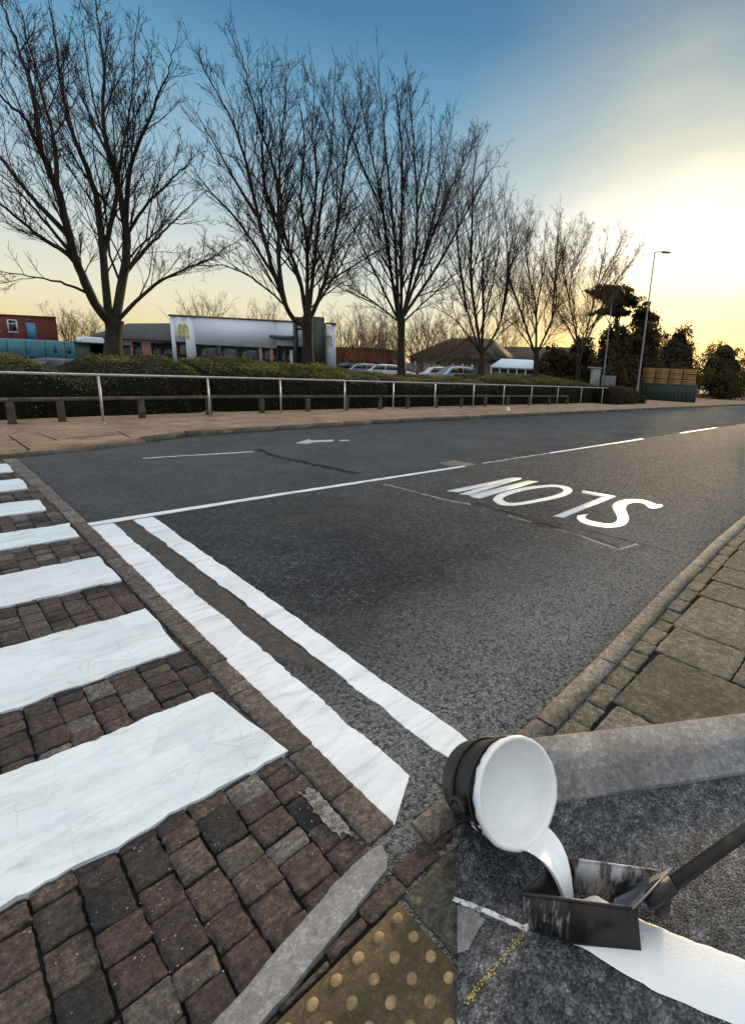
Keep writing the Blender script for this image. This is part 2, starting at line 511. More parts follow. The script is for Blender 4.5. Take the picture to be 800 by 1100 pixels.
def smeared_iron():
    m = NT('paint_smeared_iron')
    P = m.P()
    f = m.noise(18, 6, 0.7, m.map(P, (1, 1, 0.35)), 0.5)
    c = m.ramp(f, [(0.36, (0.02, 0.018, 0.016)), (0.47, (0.09, 0.07, 0.06)), (0.55, (0.42, 0.40, 0.38)), (0.75, (0.55, 0.54, 0.52))])
    m.bump(m.noise(70, 4, 0.7), 0.5, 0.004)
    return m.done(c, 0.6, 0, 0.4)


MAT['grit'] = plain('pale_grit', (0.34, 0.32, 0.29), 0.9, 0, 0.4, 60, 0.3, 0.3, False)
MAT['iron'] = black_iron()
MAT['iron_smear'] = smeared_iron()
def streaked_iron():
    m = NT('streaked_black_iron')
    f = m.noise(70, 5, 0.7, m.map(m.P(), (1, 1, 0.12)), 0.4)
    c = m.ramp(f, [(0.40, (0.016, 0.014, 0.013)), (0.55, (0.05, 0.043, 0.04)), (0.62, (0.30, 0.285, 0.27)), (0.75, (0.48, 0.47, 0.45))])
    m.bump(m.noise(90, 4, 0.7), 0.4, 0.003)
    return m.done(c, 0.6, 0, 0.4)


MAT['iron_streak'] = streaked_iron()
MAT['iron_scratch'] = plain('scratched_black_iron', (0.02, 0.018, 0.017), 0.5, 0.1, 0.4, 12, 0.4, 0.5, False)
MAT['plate'] = plain('scraped_grey_plate', (0.17, 0.18, 0.20), 0.4, 0.5, 0.4, 12, 0.3, 0.5, False)


# ------------------------------------------------------------------ mesh helpers
class MB:
    def __init__(s):
        s.v, s.n, s.q, s.f, s.tone, s.cur, s.lz = [], 0, [], [], [], 0.5, {}

    def add(s, verts, quads=None, faces=None, tone=None):
        verts = np.asarray(verts, float).reshape(-1, 3)
        if quads is not None and len(quads):
            s.q.append(np.asarray(quads, np.int64).reshape(-1, 4) + s.n)
        if faces is not None:
            for f in faces:
                s.f.append([i + s.n for i in f])
        s.v.append(verts)
        s.tone.append(np.full(len(verts), s.cur if tone is None else tone) if np.isscalar(tone) or tone is None else np.asarray(tone))
        s.n += len(verts)

    def box(s, c, d, rz=0.0, bev=0.0, tone=None):
        cx, cy, cz = c
        x, y, z = d[0] / 2, d[1] / 2, d[2] / 2
        if bev <= 0:
            vs = np.array([[sx * x, sy * y, sz * z] for sz in (-1, 1) for sx, sy in ((-1, -1), (1, -1), (1, 1), (-1, 1))])
            fs = [[3, 2, 1, 0], [4, 5, 6, 7], [0, 1, 5, 4], [1, 2, 6, 5], [2, 3, 7, 6], [3, 0, 4, 7]]
        else:
            b = min(bev, x * .9, y * .9, z * .9)
            rings = []
            for zz, i in ((-z, b), (-z + b, 0), (z - b, 0), (z, b)):
                X, Y = x - i, y - i
                k = b if i == 0 else b * .6
                rings += [[-X + k, -Y, zz], [X - k, -Y, zz], [X, -Y + k, zz], [X, Y - k, zz], [X - k, Y, zz], [-X + k, Y, zz], [-X, Y - k, zz], [-X, -Y + k, zz]]
            vs = np.array(rings)
            fs = [list(range(7, -1, -1)), list(range(24, 32))]
            for r in range(3):
                for j in range(8):
                    a, b2 = r * 8 + j, r * 8 + (j + 1) % 8
                    fs.append([a, b2, b2 + 8, a + 8])
        if rz:
            cs, sn = math.cos(rz), math.sin(rz)
            vs = vs @ np.array([[cs, sn, 0], [-sn, cs, 0], [0, 0, 1]])
        s.add(vs + np.array(c), None, fs, tone)

    def tube(s, pts, rad, n=6, cap=True, tone=None):
        pts = np.asarray(pts, float)
        k = len(pts)
        rad = np.full(k, rad) if np.isscalar(rad) else np.asarray(rad)
        t = np.empty_like(pts)
        t[1:-1] = pts[2:] - pts[:-2]
        t[0] = pts[1] - pts[0]
        t[-1] = pts[-1] - pts[-2]
        t /= np.linalg.norm(t, axis=1)[:, None] + 1e-9
        m = t.mean(0)
        ref = np.array([0, 0, 1.0]) if abs(m[2]) < 0.8 * np.linalg.norm(m) else np.array([1.0, 0, 0])
        u = np.cross(t, ref)
        u /= np.linalg.norm(u, axis=1)[:, None] + 1e-9
        w = np.cross(t, u)
        a = np.arange(n) * (2 * math.pi / n)
        vs = pts[:, None, :] + rad[:, None, None] * (np.cos(a)[None, :, None] * u[:, None, :] + np.sin(a)[None, :, None] * w[:, None, :])
        i = np.arange(k - 1)[:, None] * n
        j = np.arange(n)[None, :]
        j2 = (j + 1) % n
        q = np.stack([i + j, i + n + j, i + n + j2, i + j2], -1).reshape(-1, 4)
        fs = None
        if cap:
            fs = [list(range(n)), list(range(k * n - 1, (k - 1) * n - 1, -1))]
        s.add(vs.reshape(-1, 3), q, fs, tone)

    def twig(s, pts, r0, r1, n):
        s.lz.setdefault((len(pts), n), []).append((pts, r0, r1))

    def flush(s):
        for (k, n), L in s.lz.items():
            P = np.array([l[0] for l in L], float)
            R = np.linspace(0, 1, k)[None, :]
            R = np.array([l[1] for l in L])[:, None] * (1 - R) + np.array([l[2] for l in L])[:, None] * R
            t = np.empty_like(P)
            t[:, 1:-1] = P[:, 2:] - P[:, :-2]
            t[:, 0] = P[:, 1] - P[:, 0]
            t[:, -1] = P[:, -1] - P[:, -2]
            t /= np.linalg.norm(t, axis=2)[..., None] + 1e-9
            ref = np.where((np.abs(t.mean(1)[:, 2]) < .8)[:, None], np.array([0, 0, 1.0]), np.array([1.0, 0, 0]))
            u = np.cross(t, ref[:, None, :])
            u /= np.linalg.norm(u, axis=2)[..., None] + 1e-9
            w = np.cross(t, u)
            a = np.arange(n) * (2 * math.pi / n)
            vs = P[:, :, None, :] + R[:, :, None, None] * (np.cos(a)[None, None, :, None] * u[:, :, None, :] + np.sin(a)[None, None, :, None] * w[:, :, None, :])
            i = np.arange(k - 1)[:, None] * n
            j = np.arange(n)[None, :]
            j2 = (j + 1) % n
            q = np.stack([i + j, i + n + j, i + n + j2, i + j2], -1).reshape(-1, 4)
            Q = q[None] + (np.arange(len(L)) * k * n)[:, None, None]
            s.add(vs.reshape(-1, 3), Q.reshape(-1, 4))
        s.lz = {}

    def prism(s, poly, z0, z1, tone=None):
        """level polygon (counter-clockwise) between two heights"""
        k = len(poly)
        vs = [[p[0], p[1], z0] for p in poly] + [[p[0], p[1], z1] for p in poly]
        fs = [list(range(k - 1, -1, -1)), list(range(k, 2 * k))]
        for j in range(k):
            fs.append([j, (j + 1) % k, (j + 1) % k + k, j + k])
        s.add(vs, None, fs, tone)

    def extrude(s, poly, d, tone=None):
        """any planar polygon (list of 3-D points) pushed along d"""
        p = np.asarray(poly, float)
        k = len(p)
        vs = np.vstack([p, p + np.asarray(d, float)])
        fs = [list(range(k - 1, -1, -1)), list(range(k, 2 * k))]
        for j in range(k):
            fs.append([j, (j + 1) % k, (j + 1) % k + k, j + k])
        s.add(vs, None, fs, tone)

    def grid(s, P, tone=None):
        """P: (a, b, 3) array of points"""
        a, b = P.shape[:2]
        i = np.arange(a - 1)[:, None] * b
        j = np.arange(b - 1)[None, :]
        q = np.stack([i + j, i + b + j, i + b + j + 1, i + j + 1], -1).reshape(-1, 4)
        s.add(P.reshape(-1, 3), q, None, tone)

    def lathe(s, prof, n=20, c=(0, 0, 0), tone=None):
        prof = np.asarray(prof, float)
        a = np.arange(n) * 2 * math.pi / n
        vs = np.stack([prof[:, 0][:, None] * np.cos(a), prof[:, 0][:, None] * np.sin(a), np.repeat(prof[:, 1][:, None], n, 1)], -1)
        k = len(prof)
        i = np.arange(k - 1)[:, None] * n
        j = np.arange(n)[None, :]
        j2 = (j + 1) % n
        q = np.stack([i + j, i + j2, i + n + j2, i + n + j], -1).reshape(-1, 4)
        s.add(vs.reshape(-1, 3) + np.array(c), q, None, tone)

    def build(s, name, mat, parent=None, smooth=False, kind=None):
        s.flush()
        me = bpy.data.meshes.new(name)
        V = np.vstack(s.v) if s.v else np.zeros((0, 3))
        me.vertices.add(len(V))
        me.vertices.foreach_set('co', V.ravel())
        Q = np.vstack(s.q) if s.q else np.zeros((0, 4), np.int64)
        loops = [Q.ravel()]
        tot = [np.full(len(Q), 4)]
        if s.f:
            loops.append(np.fromiter((i for f in s.f for i in f), np.int64))
            tot.append(np.array([len(f) for f in s.f]))
        loops = np.concatenate(loops).astype(np.int32)
        tot = np.concatenate(tot).astype(np.int32)
        start = np.concatenate([[0], np.cumsum(tot)[:-1]]).astype(np.int32) if len(tot) else tot
        me.loops.add(len(loops))
        me.loops.foreach_set('vertex_index', loops)
        me.polygons.add(len(tot))
        me.polygons.foreach_set('loop_start', start)
        me.polygons.foreach_set('loop_total', tot)
        if smooth:
            me.polygons.foreach_set('use_smooth', np.ones(len(tot), bool))
        me.update(calc_edges=True)
        me.validate()
        if s.tone and len(me.vertices) == len(V):
            att = me.attributes.new('tone', 'FLOAT', 'POINT')
            att.data.foreach_set('value', np.concatenate(s.tone).astype(np.float32))
        me.materials.append(MAT[mat] if isinstance(mat, str) else mat)
        o = bpy.data.objects.new(name, me)
        COL.objects.link(o)
        if parent is not None:
            o.parent = parent
        if kind:
            o['kind'] = kind
        return o


def tag(o, label, cat, group=None):
    o['label'] = label
    o['category'] = cat
    if group:
        o['group'] = group
    return o


def thing(name, label, cat, loc=(0, 0, 0), rz=0.0, group=None):
    o = bpy.data.objects.new(name, None)
    COL.objects.link(o)
    o.location = loc
    o.rotation_euler = (0, 0, rz)
    o.empty_display_size = 0.2
    return tag(o, label, cat, group)


def dup(root, label, loc=None, rz=None):
    r = root.copy()
    COL.objects.link(r)
    if loc is not None:
        r.location = loc
    if rz is not None:
        r.rotation_euler = (0, 0, rz)
    r['label'] = label
    for ch in list(root.children):
        c = ch.copy()
        COL.objects.link(c)
        c.parent = r
        for g in list(ch.children):
            d = g.copy()
            COL.objects.link(d)
            d.parent = c
    return r


def smoothstep(a, b, x):
    t = np.clip((np.asarray(x, float) - a) / (b - a), 0, 1)
    return t * t * (3 - 2 * t)


def vnoise(x, y, seed=0):
    """cheap smooth value noise on arrays"""
    x = np.asarray(x, float); y = np.asarray(y, float)
    xi = np.floor(x).astype(np.int64); yi = np.floor(y).astype(np.int64)
    fx = x - xi; fy = y - yi
    fx = fx * fx * (3 - 2 * fx); fy = fy * fy * (3 - 2 * fy)

    def h(a, b):
        v = (a * 374761393 + b * 668265263 + seed * 1442695041) & 0xffffffff
        v = ((v ^ (v >> 13)) * 1274126177) & 0xffffffff
        return ((v ^ (v >> 16)) & 0xffff) / 65535.0
    return (h(xi, yi) * (1 - fx) + h(xi + 1, yi) * fx) * (1 - fy) + (h(xi, yi + 1) * (1 - fx) + h(xi + 1, yi + 1) * fx) * fy


# ------------------------------------------------------------------ ground, road, pavements
m = MB()
S = 1500.0
m.add([[-S, -S, -0.10], [S, -S, -0.10], [S, S, -0.10], [-S, S, -0.10]], [[0, 1, 2, 3]])
m.build('ground', 'soil', kind='structure')

ROADZ = -0.012
FARK = [(-40, 9.45), (-3, 9.42), (0.77, 9.45), (1.8, 9.72), (2.7, 10.25), (3.55, 10.7), (5.6, 10.9), (8.57, 11.2), (12.6, 11.27), (18.7, 11.35), (31, 11.5), (60, 11.6), (140, 11.8)]
NEARK = [(0.93, 1.0), (1.3, 0.965), (1.62, 0.965), (2.26, 1.0), (3.27, 1.075), (5, 1.17), (9, 1.28), (20, 1.35), (140, 1.4)]
# lower sheet: near lane
m = MB()
m.prism([(0.70, 0.6), (140, 0.6), (140, 5.37), (0.70, 5.37)], -0.09, ROADZ)
m.build('road', 'asph_near', kind='structure')
m = MB()
m.prism([(0.70, 5.37), (140, 5.37), (140, 12.4), (0.70, 12.4)], -0.09, ROADZ - 0.001)
m.build('road', 'asph_far', kind='structure')


def strip(a, b, z, mb, sub=0.0, wob=0.0, seed=0, th=0.0):
    """sheet between two polylines of equal length"""
    a = np.asarray(a, float); b = np.asarray(b, float)
    L = []
    for k in range(len(a) - 1):
        n = max(1, int(np.linalg.norm(a[k + 1] - a[k]) / sub)) if sub else 1
        for t in np.arange(n) / n:
            L.append((a[k] * (1 - t) + a[k + 1] * t, b[k] * (1 - t) + b[k + 1] * t))
    L.append((a[-1], b[-1]))
    A = np.array([p[0] for p in L]); B = np.array([p[1] for p in L])
    if wob:
        d = B - A
        d /= np.linalg.norm(d, axis=1)[:, None]
        s_ = np.cumsum(np.r_[0, np.linalg.norm(np.diff(A, axis=0), axis=1)])
        w1 = (vnoise(s_ * 9, s_ * 0, seed) - .5) + .7 * (vnoise(s_ * 30, s_ * 0 + 3, seed) - .5)
        w2 = (vnoise(s_ * 9, s_ * 0 + 7, seed) - .5) + .7 * (vnoise(s_ * 30, s_ * 0 + 11, seed) - .5)
        A = A + d * (wob * w1)[:, None]
        B = B + d * (wob * w2)[:, None]
    n = 5
    T = np.linspace(0, 1, n)
    G = A[:, None, :] * (1 - T)[None, :, None] + B[:, None, :] * T[None, :, None]
    Z = np.full(G.shape[:2], z)
    P = np.dstack([G, Z])
    mb.grid(P[::1])
    if th:
        for e in (P[:, 0], P[:, -1], P[0], P[-1]):
            lo = e.copy(); lo[:, 2] -= th
            mb.grid(np.stack([e, lo]))


# far pavement slab with kerb
m = MB()
poly = [(p[0], p[1] + 0.13) for p in FARK]
m.prism(poly + [(140, 60), (-40, 60)], -0.09, 0.085)
m.build('far_pavement', 'farpave', kind='structure')
m = MB()
fk = np.array(FARK)
for k in range(len(fk) - 1):
    a, b = fk[k], fk[k + 1]
    L = np.linalg.norm(b - a)
    n = max(1, int(round(min(L, 40) / 0.92)))
    d = (b - a) / L
    nn = np.array([-d[1], d[0]])
    for j in range(n):
        p0 = a + (b - a) * (j / n) + d * 0.004; p1 = a + (b - a) * ((j + 1) / n) - d * 0.004
        m.prism([p0, p1, p1 + nn * 0.128, p0 + nn * 0.128], -0.08, 0.09 + rng.uniform(-.003, .003) - 0.055 * float(1 - smoothstep(1.2, 3.2, p0[0])), rng.random())
m.build('kerb', 'kerb_far', kind='structure')
# paving joints on the far pavement: slabs at the crossing build-out
m = MB()
for p, q in (((10, 468), (32, 483)), ((40, 465), (62, 473)), ((126, 463), (140, 470)), ((70, 471), (140, 466))):
    a = onz(*p, 0.087)[:2]; b = onz(*q, 0.087)[:2]
    d = (b - a) / np.linalg.norm(b - a); nn = np.array([-d[1], d[0]]) * 0.012
    m.prism([a - nn, b - nn, b + nn, a + nn], 0.0851, 0.0875)
m.build('far_pavement_joint', 'joint', kind='structure')

# raised crossing table of block paving
TX0, TX1, TY0, TY1 = -2.4, 0.775, 0.93, 9.35
m = MB()
m.prism([(-40, -6), (0.80, -6), (0.80, 9.5), (-40, 9.5)], -0.09, -0.014)
m.build('crossing_base', 'joint', kind='structure')


def sett(mb, x0, x1, y0, y1, z, tone, g=0.0025, jit=0.004, rnd=0.004, rough=0.008, crn=0.0025, zf=None):
    """one worn block: rounded edges, slightly dished top"""
    def axis(L):
        r = min(rnd, L * .3)
        k = max(3, int(L / .018))
        return np.r_[0, r / L, np.linspace(r / L, 1 - r / L, k + 2)[1:-1], 1 - r / L, 1]
    ux, uy = axis(x1 - x0), axis(y1 - y0)
    X, Y = np.meshgrid(ux, uy, indexing='ij')
    c = rng.uniform(-jit, jit, 8)
    px = x0 + g + (x1 - x0 - 2 * g) * X + c[0] * (1 - X) * Y + c[1] * X * (1 - Y) + c[2] * X * Y
    py = y0 + g + (y1 - y0 - 2 * g) * Y + c[3] * (1 - X) * Y + c[4] * X * (1 - Y) + c[5] * X * Y
    on = (X == 0) | (X == 1) | (Y == 0) | (Y == 1)
    sx = rng.uniform(0, 99)
    rag = ((vnoise(px * 45 + sx, py * 45, 2) - .5) + .7 * (vnoise(px * 130 + sx, py * 130, 12) - .5)) * rough
    px = px + np.where(on, rag * .8, 0)
    py = py + np.where(on, (vnoise(px * 45, py * 45 + sx, 4) - .5) * rough * .8, 0)
    pz = z + np.where(on, -0.0035, 0) + (X - .5) * c[6] * .4 + (Y - .5) * c[7] * .4 + (vnoise(px * 28 + sx, py * 28, 6) - .5) * rough * .5
    corner = ((X == 0) | (X == 1)) & ((Y == 0) | (Y == 1))
    px = np.where(corner, px + np.sign(0.5 - X) * crn, px)
    py = np.where(corner, py + np.sign(0.5 - Y) * crn, py)
    if zf is not None:
        pz = pz + zf(px) - float(zf(np.array([(x0 + x1) / 2]))[0])
    P = np.dstack([px, py, pz])
    mb.grid(P, tone)
    ring = np.concatenate([P[:, 0], P[-1, 1:], P[-2::-1, -1], P[0, -2::-1]])
    lo = ring.copy(); lo[:, 2] -= 0.03
    mb.grid(np.stack([ring, lo]), tone)


top = [onz(*p, 0.004)[:2] for p in ((271, 1056), (300, 1020), (330, 985), (355, 955), (378, 932), (398, 914), (409, 908))]
bot = [onz(*p, 0.004)[:2] for p in ((318, 1058), (347, 1022), (370, 994), (393, 966), (408, 946), (415, 935), (417, 922))]
top = [top[0] + (top[0] - top[1]) * 6 + np.array([0, .10]), top[0] + (top[0] - top[1]) * 2 + np.array([0, .015])] + top
bot = [bot[0] + (bot[0] - bot[1]) * 6 + np.array([0, .10]), bot[0] + (bot[0] - bot[1]) * 2 + np.array([0, .015])] + bot
bandx = np.array([p[0] for p in bot]); bandy = np.array([p[1] for p in bot])
bandt = np.array([p[1] for p in top])
bandtx = np.array([p[0] for p in top])
m = MB()
x = TX1
while x > TX0:
    wdt = rng.uniform(0.098, 0.125)
    y = TY0 + rng.uniform(-0.12, 0)
    while y < TY1:
        ln = rng.choice([0.08, 0.11, 0.14, 0.17], p=[.25, .35, .28, .12]) * rng.uniform(.94, 1.06)
        y1 = min(y + ln, TY1 + 0.03)
        if y1 - y > 0.05:
            yy0 = max(y, .5 * float(np.interp(x - wdt / 2, bandtx, bandt)) + .5 * float(np.interp(x - wdt / 2, bandx, bandy)))
            if y1 - yy0 < .03:
                y = y1
                continue
            sett(m, x - wdt, x, yy0, y1, rng.uniform(-.0045, .0045), rng.random() ** .9)
        y = y1
    x -= wdt
m.build('crossing_paving', 'sett', kind='structure')

# edging row between crossing and road
m = MB()
y = 1.03
k = 0
while y < 9.35:
    ln = rng.uniform(0.2, 0.32) if y < 5.2 else 0.9
    y1 = min(9.36, y + ln)
    w0 = 0.785 - 0.10 * float(smoothstep(5.2, 9.3, y)); 
    w1 = 0.895 - 0.05 * float(smoothstep(5.2, 9.3, y))
    sett(m, w0, w1, y, y1, 0.006 + rng.uniform(-.002, .002), rng.uniform(.1, .6) if y < 5.2 else rng.uniform(.75, 1), 0.003, 0.005)
    y = y1
m.build('kerb', 'kerbrow', kind='structure')

# ------------------------------------------------------------------ near pavement


def hz(X):
    return 0.05 * smoothstep(0.95, 1.5, X)


nk = np.array(NEARK)
m = MB()
cur = 0
for k in range(len(nk) - 1):
    a, b = nk[k], nk[k + 1]
    L = np.linalg.norm(b - a)
    n = max(1, int(round(min(L, 30) / (0.45 if k < 2 else 0.9))))
    d = (b - a) / L
    nn = np.array([d[1], -d[0]])
    for j in range(n):
        p0 = a + (b - a) * (j / n) + d * 0.005; p1 = a + (b - a) * ((j + 1) / n) - d * 0.005
        z0, z1 = float(hz(p0[0])) + .012, float(hz(p1[0])) + .012
        w = 0.105
        tone = rng.random()
        # profile across the kerb: face, bull nose, top
        prof = [(0.0, -0.09, 0), (0.0, -0.02, 1), (0.006, -0.006, 1), (0.016, 0.0, 1), (w, 0.0, 1), (w, -0.06, 1)]
        P = np.array([[[*(p + nn * o), (zz + dz) if f else dz] for o, dz, f in prof] for p, zz in ((p0, z0), (p0 * .5 + p1 * .5, (z0 + z1) / 2), (p1, z1))])
        m.grid(P, tone)
        m.add(P[0], None, [[5, 4, 3, 2, 1, 0]], tone)
        m.add(P[-1], None, [[0, 1, 2, 3, 4, 5]], tone)
m.build('kerb', 'kerb', kind='structure')

# base under the near pavement
m = MB()
P = []
for X in (0.3, 0.95, 1.1, 1.25, 1.4, 1.5, 3, 8, 140):
    yk = float(np.interp(X, nk[:, 0], nk[:, 1])) - 0.02
    P.append([[X, -40, float(hz(X)) - .02], [X, yk, float(hz(X)) - .02]])
m.grid(np.array(P)[:, ::-1])
m.build('near_pavement_bed', 'joint', kind='structure')

# row of blocks behind the kerb, then slabs
m = MB()
x = 1.02
while x < 14:
    ln = rng.uniform(.13, .22)
    xm = x + ln / 2
    yk = float(np.interp(xm, nk[:, 0], nk[:, 1])) - 0.108
    sett(m, x, x + ln, yk - 0.105, yk, float(hz(xm)) + rng.uniform(-.004, .003), rng.uniform(.1, .7), 0.003, zf=hz)
    x += ln
x = 1.0
row = 0
while x < 14:
    wd = rng.choice([.38, .5, .6])
    yk = float(np.interp(x + wd / 2, nk[:, 0], nk[:, 1])) - 0.218
    y = yk
    while y > -3.5:
        ln = rng.choice([.4, .45, .6])
        z = float(hz(x + wd / 2)) - .004 + rng.uniform(-.002, .002)
        sett(m, x, x + wd, y - ln, y, z, rng.uniform(0, .75) if not (1.3 < x < 1.7 and y > .5) else 1.0, 0.004, 0.003, .008, .009, .006, hz)
        y -= ln
    x += wd
m.build('near_pavement', 'slab', kind='structure')

# corner: concrete arc band, blocks below it, tactile slab, rough slabs
m = MB()
strip(top, bot, 0.011, m, 0.02, 0.010, 5, 0.035)
m.build('kerb_band', 'concrete', kind='structure')
m = MB()
x = 0.78
while x > -1.5:
    ln = rng.uniform(.12, .17)
    yt = float(np.interp(x - ln / 2, bandx, bandy)) - 0.004
    sett(m, x - ln, x, 0.838, min(yt, .95), 0.0, rng.uniform(.2, .8), .003)
    x -= ln
for (a, b, c, d, t) in ((.785, .93, .845, .925, .5), (.935, 1.015, .86, .90, .5)):
    sett(m, a, b, c, d, 0.0, t, .003)
m.build('corner_block_paving', 'sett', kind='structure')
m = MB()
y = 0.836
for ln in (.42, .45, .45, .45):
    sett(m, .752, 1.0, y - ln, y, -.001, rng.uniform(.0, .3), .004, .004)
    y -= ln
m.build('corner_slab_paving', 'slab', kind='structure')

m = MB(); mb2 = MB()
tx = 0.744
for i in range(3):
    y = 0.832
    for j in range(2):
        m.box((tx - .2, y - .2, -0.02), (.396, .396, .042), 0, .003, rng.random())
        for a in range(6):
            for b in range(6):
                c = (tx - .033 - a * .0667, y - .033 - b * .0667, 0.0)
                r = .0125 * rng.uniform(.95, 1.05)
                mb2.lathe([(r * 1.2, 0.0005), (r * 1.1, .0025), (r * .95, .0048), (r * .7, .006), (0.0005, .0064)], 14, c, rng.random())
        y -= .4
    tx -= .4
tp = tag(m.build('tactile_paving', 'tactile'), 'buff tactile paving slabs with round blisters at the footway corner', 'tactile paving')
o = mb2.build('blisters', 'blister', tp, True)
o['kind'] = 'stuff'

# ------------------------------------------------------------------ road markings
ZP = ROADZ + 0.004
EDGES = [(1.58, 2.15), (2.60, 3.215), (3.78, 4.36), (4.96, 5.42), (6.02, 6.52), (7.12, 7.76), (8.25, 8.90)]
ZL = ['broad nearest zebra stripe of thick white paint with creases on block paving',
      'second zebra stripe from the tactile corner, with a brown scuff at its tip',
      'third zebra stripe from the tactile corner, on brown blocks',
      'fourth zebra stripe from the tactile corner, beside the road line junction',
      'fifth zebra stripe from the tactile corner, thin white strip across blocks',
      'sixth zebra stripe from the tactile corner, next to last before far pavement',
      'farthest short zebra stripe beside the pinkish far pavement']
for i, (a, b) in enumerate(EDGES):
    m = MB()
    xs = np.linspace(-2.4, 0.765 if i < 4 else .70, 150 if i < 4 else 70)
    ys = np.linspace(0, 1, 26)
    sk = (xs - .4) * (-.03 if i == 0 else 0)
    wa = .022 * (vnoise(xs * 8, xs * 0, 20 + i) - .5) + .012 * (vnoise(xs * 34, xs * 0, 21 + i) - .5)
    wb = .022 * (vnoise(xs * 8, xs * 0, 40 + i) - .5) + .012 * (vnoise(xs * 34, xs * 0, 41 + i) - .5)
    Y0 = a + wa + sk; Y1 = b + wb + sk
    Y = Y0[:, None] * (1 - ys) + Y1[:, None] * ys
    X = np.repeat(xs[:, None], len(ys), 1)
    endw = .025 * (vnoise(Y * 7, Y * 0, 60 + i) - .5)
    X = X + endw * smoothstep(.5, .76, X)
    if i < 2:
        X = X + smoothstep(.45, .76, X) * .05 * (.5 - ys)[None, :] * (1 if i == 0 else -.2)
    Z = .0120 + .004 * (vnoise(X * 6, Y * 6, 7) - .5) + .003 * (vnoise(X * 14, Y * 22, 9) - .5)
    # folds where the paint bridges the joints below
    jx = (X + 10) / .13
    Z -= .0045 * np.exp(-((jx - np.round(jx)) / .05) ** 2) * vnoise(np.round(jx) * 3.3, Y * 5, 3)
    jy = (Y + .05 * np.floor(X / .13)) / .15
    Z -= .0040 * np.exp(-((jy - np.round(jy)) / .05) ** 2) * (vnoise(X * 7, np.round(jy) * 5, 13) > .55)
    P = np.dstack([X, Y, Z])
    m.grid(P)
    for e in (P[:, 0], P[:, -1], P[0], P[-1]):
        lo = e.copy(); lo[:, 2] = -.012
        m.grid(np.stack([e, lo]))
    tag(m.build('zebra_stripe', 'paint_thick', None, True), ZL[i], 'zebra stripe', 'white stripes of the zebra crossing')

m = MB()
strip([(.895, 1.035), (.89, 1.7), (.885, 2.4), (.86, 3.5), (.85, 5.27)], [(1.075, 1.16), (1.07, 1.7), (1.075, 2.4), (1.065, 3.5), (1.065, 5.27)], ZP, m, .03, .014, 31, .006)
tag(m.build('give_way_line', 'paint', None), 'broad white line hard against the brown crossing kerb', 'road marking', 'twin white lines before the crossing')
m = MB()
strip([(1.235, 1.10), (1.24, 1.7), (1.24, 3.0), (1.225, 5.27)], [(1.375, 1.10), (1.37, 1.7), (1.385, 3.0), (1.385, 5.27)], ZP, m, .03, .012, 33, .006)
tag(m.build('give_way_line', 'paint', None), 'narrower white line set off from the kerb beyond a dark gap', 'road marking', 'twin white lines before the crossing')
m = MB()
strip([(1.068, 2.3), (1.068, 5.25)], [(1.23, 1.9), (1.225, 5.25)], ROADZ + .002, m, .04, .02, 35)
m.build('road_stain', 'asph_brown', kind='structure')

m = MB()
strip([(.85, 5.285), (2.5, 5.33), (6.02, 5.33)], [(.85, 5.40), (2.5, 5.42), (6.02, 5.41)], ZP + .001, m, .06, .010, 37, .006)
tag(m.build('centre_line', 'paint', None), 'long unbroken white centre line running out from the crossing', 'road marking')
for n, (a, b, lab) in enumerate(((8.68, 13.45, 'distant white centre line dash beyond the pale patch'), (16.5, 20.5, 'farthest white centre line dash near the frame edge'))):
    m = MB()
    strip([(a, 5.345), (b, 5.345)], [(a, 5.425), (b, 5.425)], ZP, m, .08, .008, 40 + n, .006)
    tag(m.build('centre_line_dash', 'paint', None), lab, 'road marking', 'centre line dashes')
m = MB()
strip([(6.5, 5.36), (8.6, 5.36)], [(6.5, 5.40), (8.6, 5.40)], ZP, m, .05, .03, 45)
tag(m.build('worn_centre_line', 'paint_worn', None), 'thin worn remnant of centre line between pale patch and dash', 'road marking')
m = MB()
strip([(2.2, 8.55), (3.82, 8.33)], [(2.2, 8.62), (3.82, 8.42)], ZP, m, .05, .03, 46)
tag(m.build('worn_dash', 'paint_worn', None), 'thin faded white dash on the far lane', 'road marking')
# faded arrow on the far lane
m = MB()
A = [onz(*p, ZP)[:2] for p in ((317, 476), (332, 471.6), (334, 473), (358, 472.2), (358, 474.0), (334, 475.2), (333, 476.4))]
m.prism(A[::-1] if np.cross(A[1] - A[0], A[2] - A[0]) < 0 else A, ROADZ - .003, ZP)
m.prism([onz(*p, ZP)[:2] for p in ((364, 473.7), (375, 473.3), (375, 472.3), (364, 472.6))], ROADZ - .003, ZP)
tag(m.build('road_arrow', 'paint_worn', None), 'faded white arrow painted on the far lane', 'road marking')

# SLOW, upside down from this side, built letter by letter
root = thing('slow_lettering', 'tall white letters SLOW upside down on the near lane', 'road lettering', (5.2, 3.1, 0))


def letter(name, polys=(), rib=None, closed=False):
    mb = MB()
    for i, pl in enumerate(polys):
        mb.prism([(p[0] - 5.2, p[1] - 3.1) for p in pl], ROADZ - .003, ROADZ + .0025 + .0004 * i)
    if rib:
        o_, i_ = (np.array([onz(470 + x * .3, 490 + y * .3, ZP)[:2] for x, y in c]) - np.array([5.2, 3.1]) for c in rib)
        if closed:
            o_ = np.vstack([o_, o_[:1]]); i_ = np.vstack([i_, i_[:1]])
        zt_ = np.full(len(o_), ROADZ + .003)
        O3 = np.column_stack([o_, zt_]); I3 = np.column_stack([i_, zt_])
        G_ = np.stack([O3, I3], 1)
        nrm = np.cross(G_[1, 0] - G_[0, 0], G_[0, 1] - G_[0, 0])
        mb.grid(G_ if nrm[2] < 0 else G_[:, ::-1])
    return mb.build(name, 'paint_flat', root)


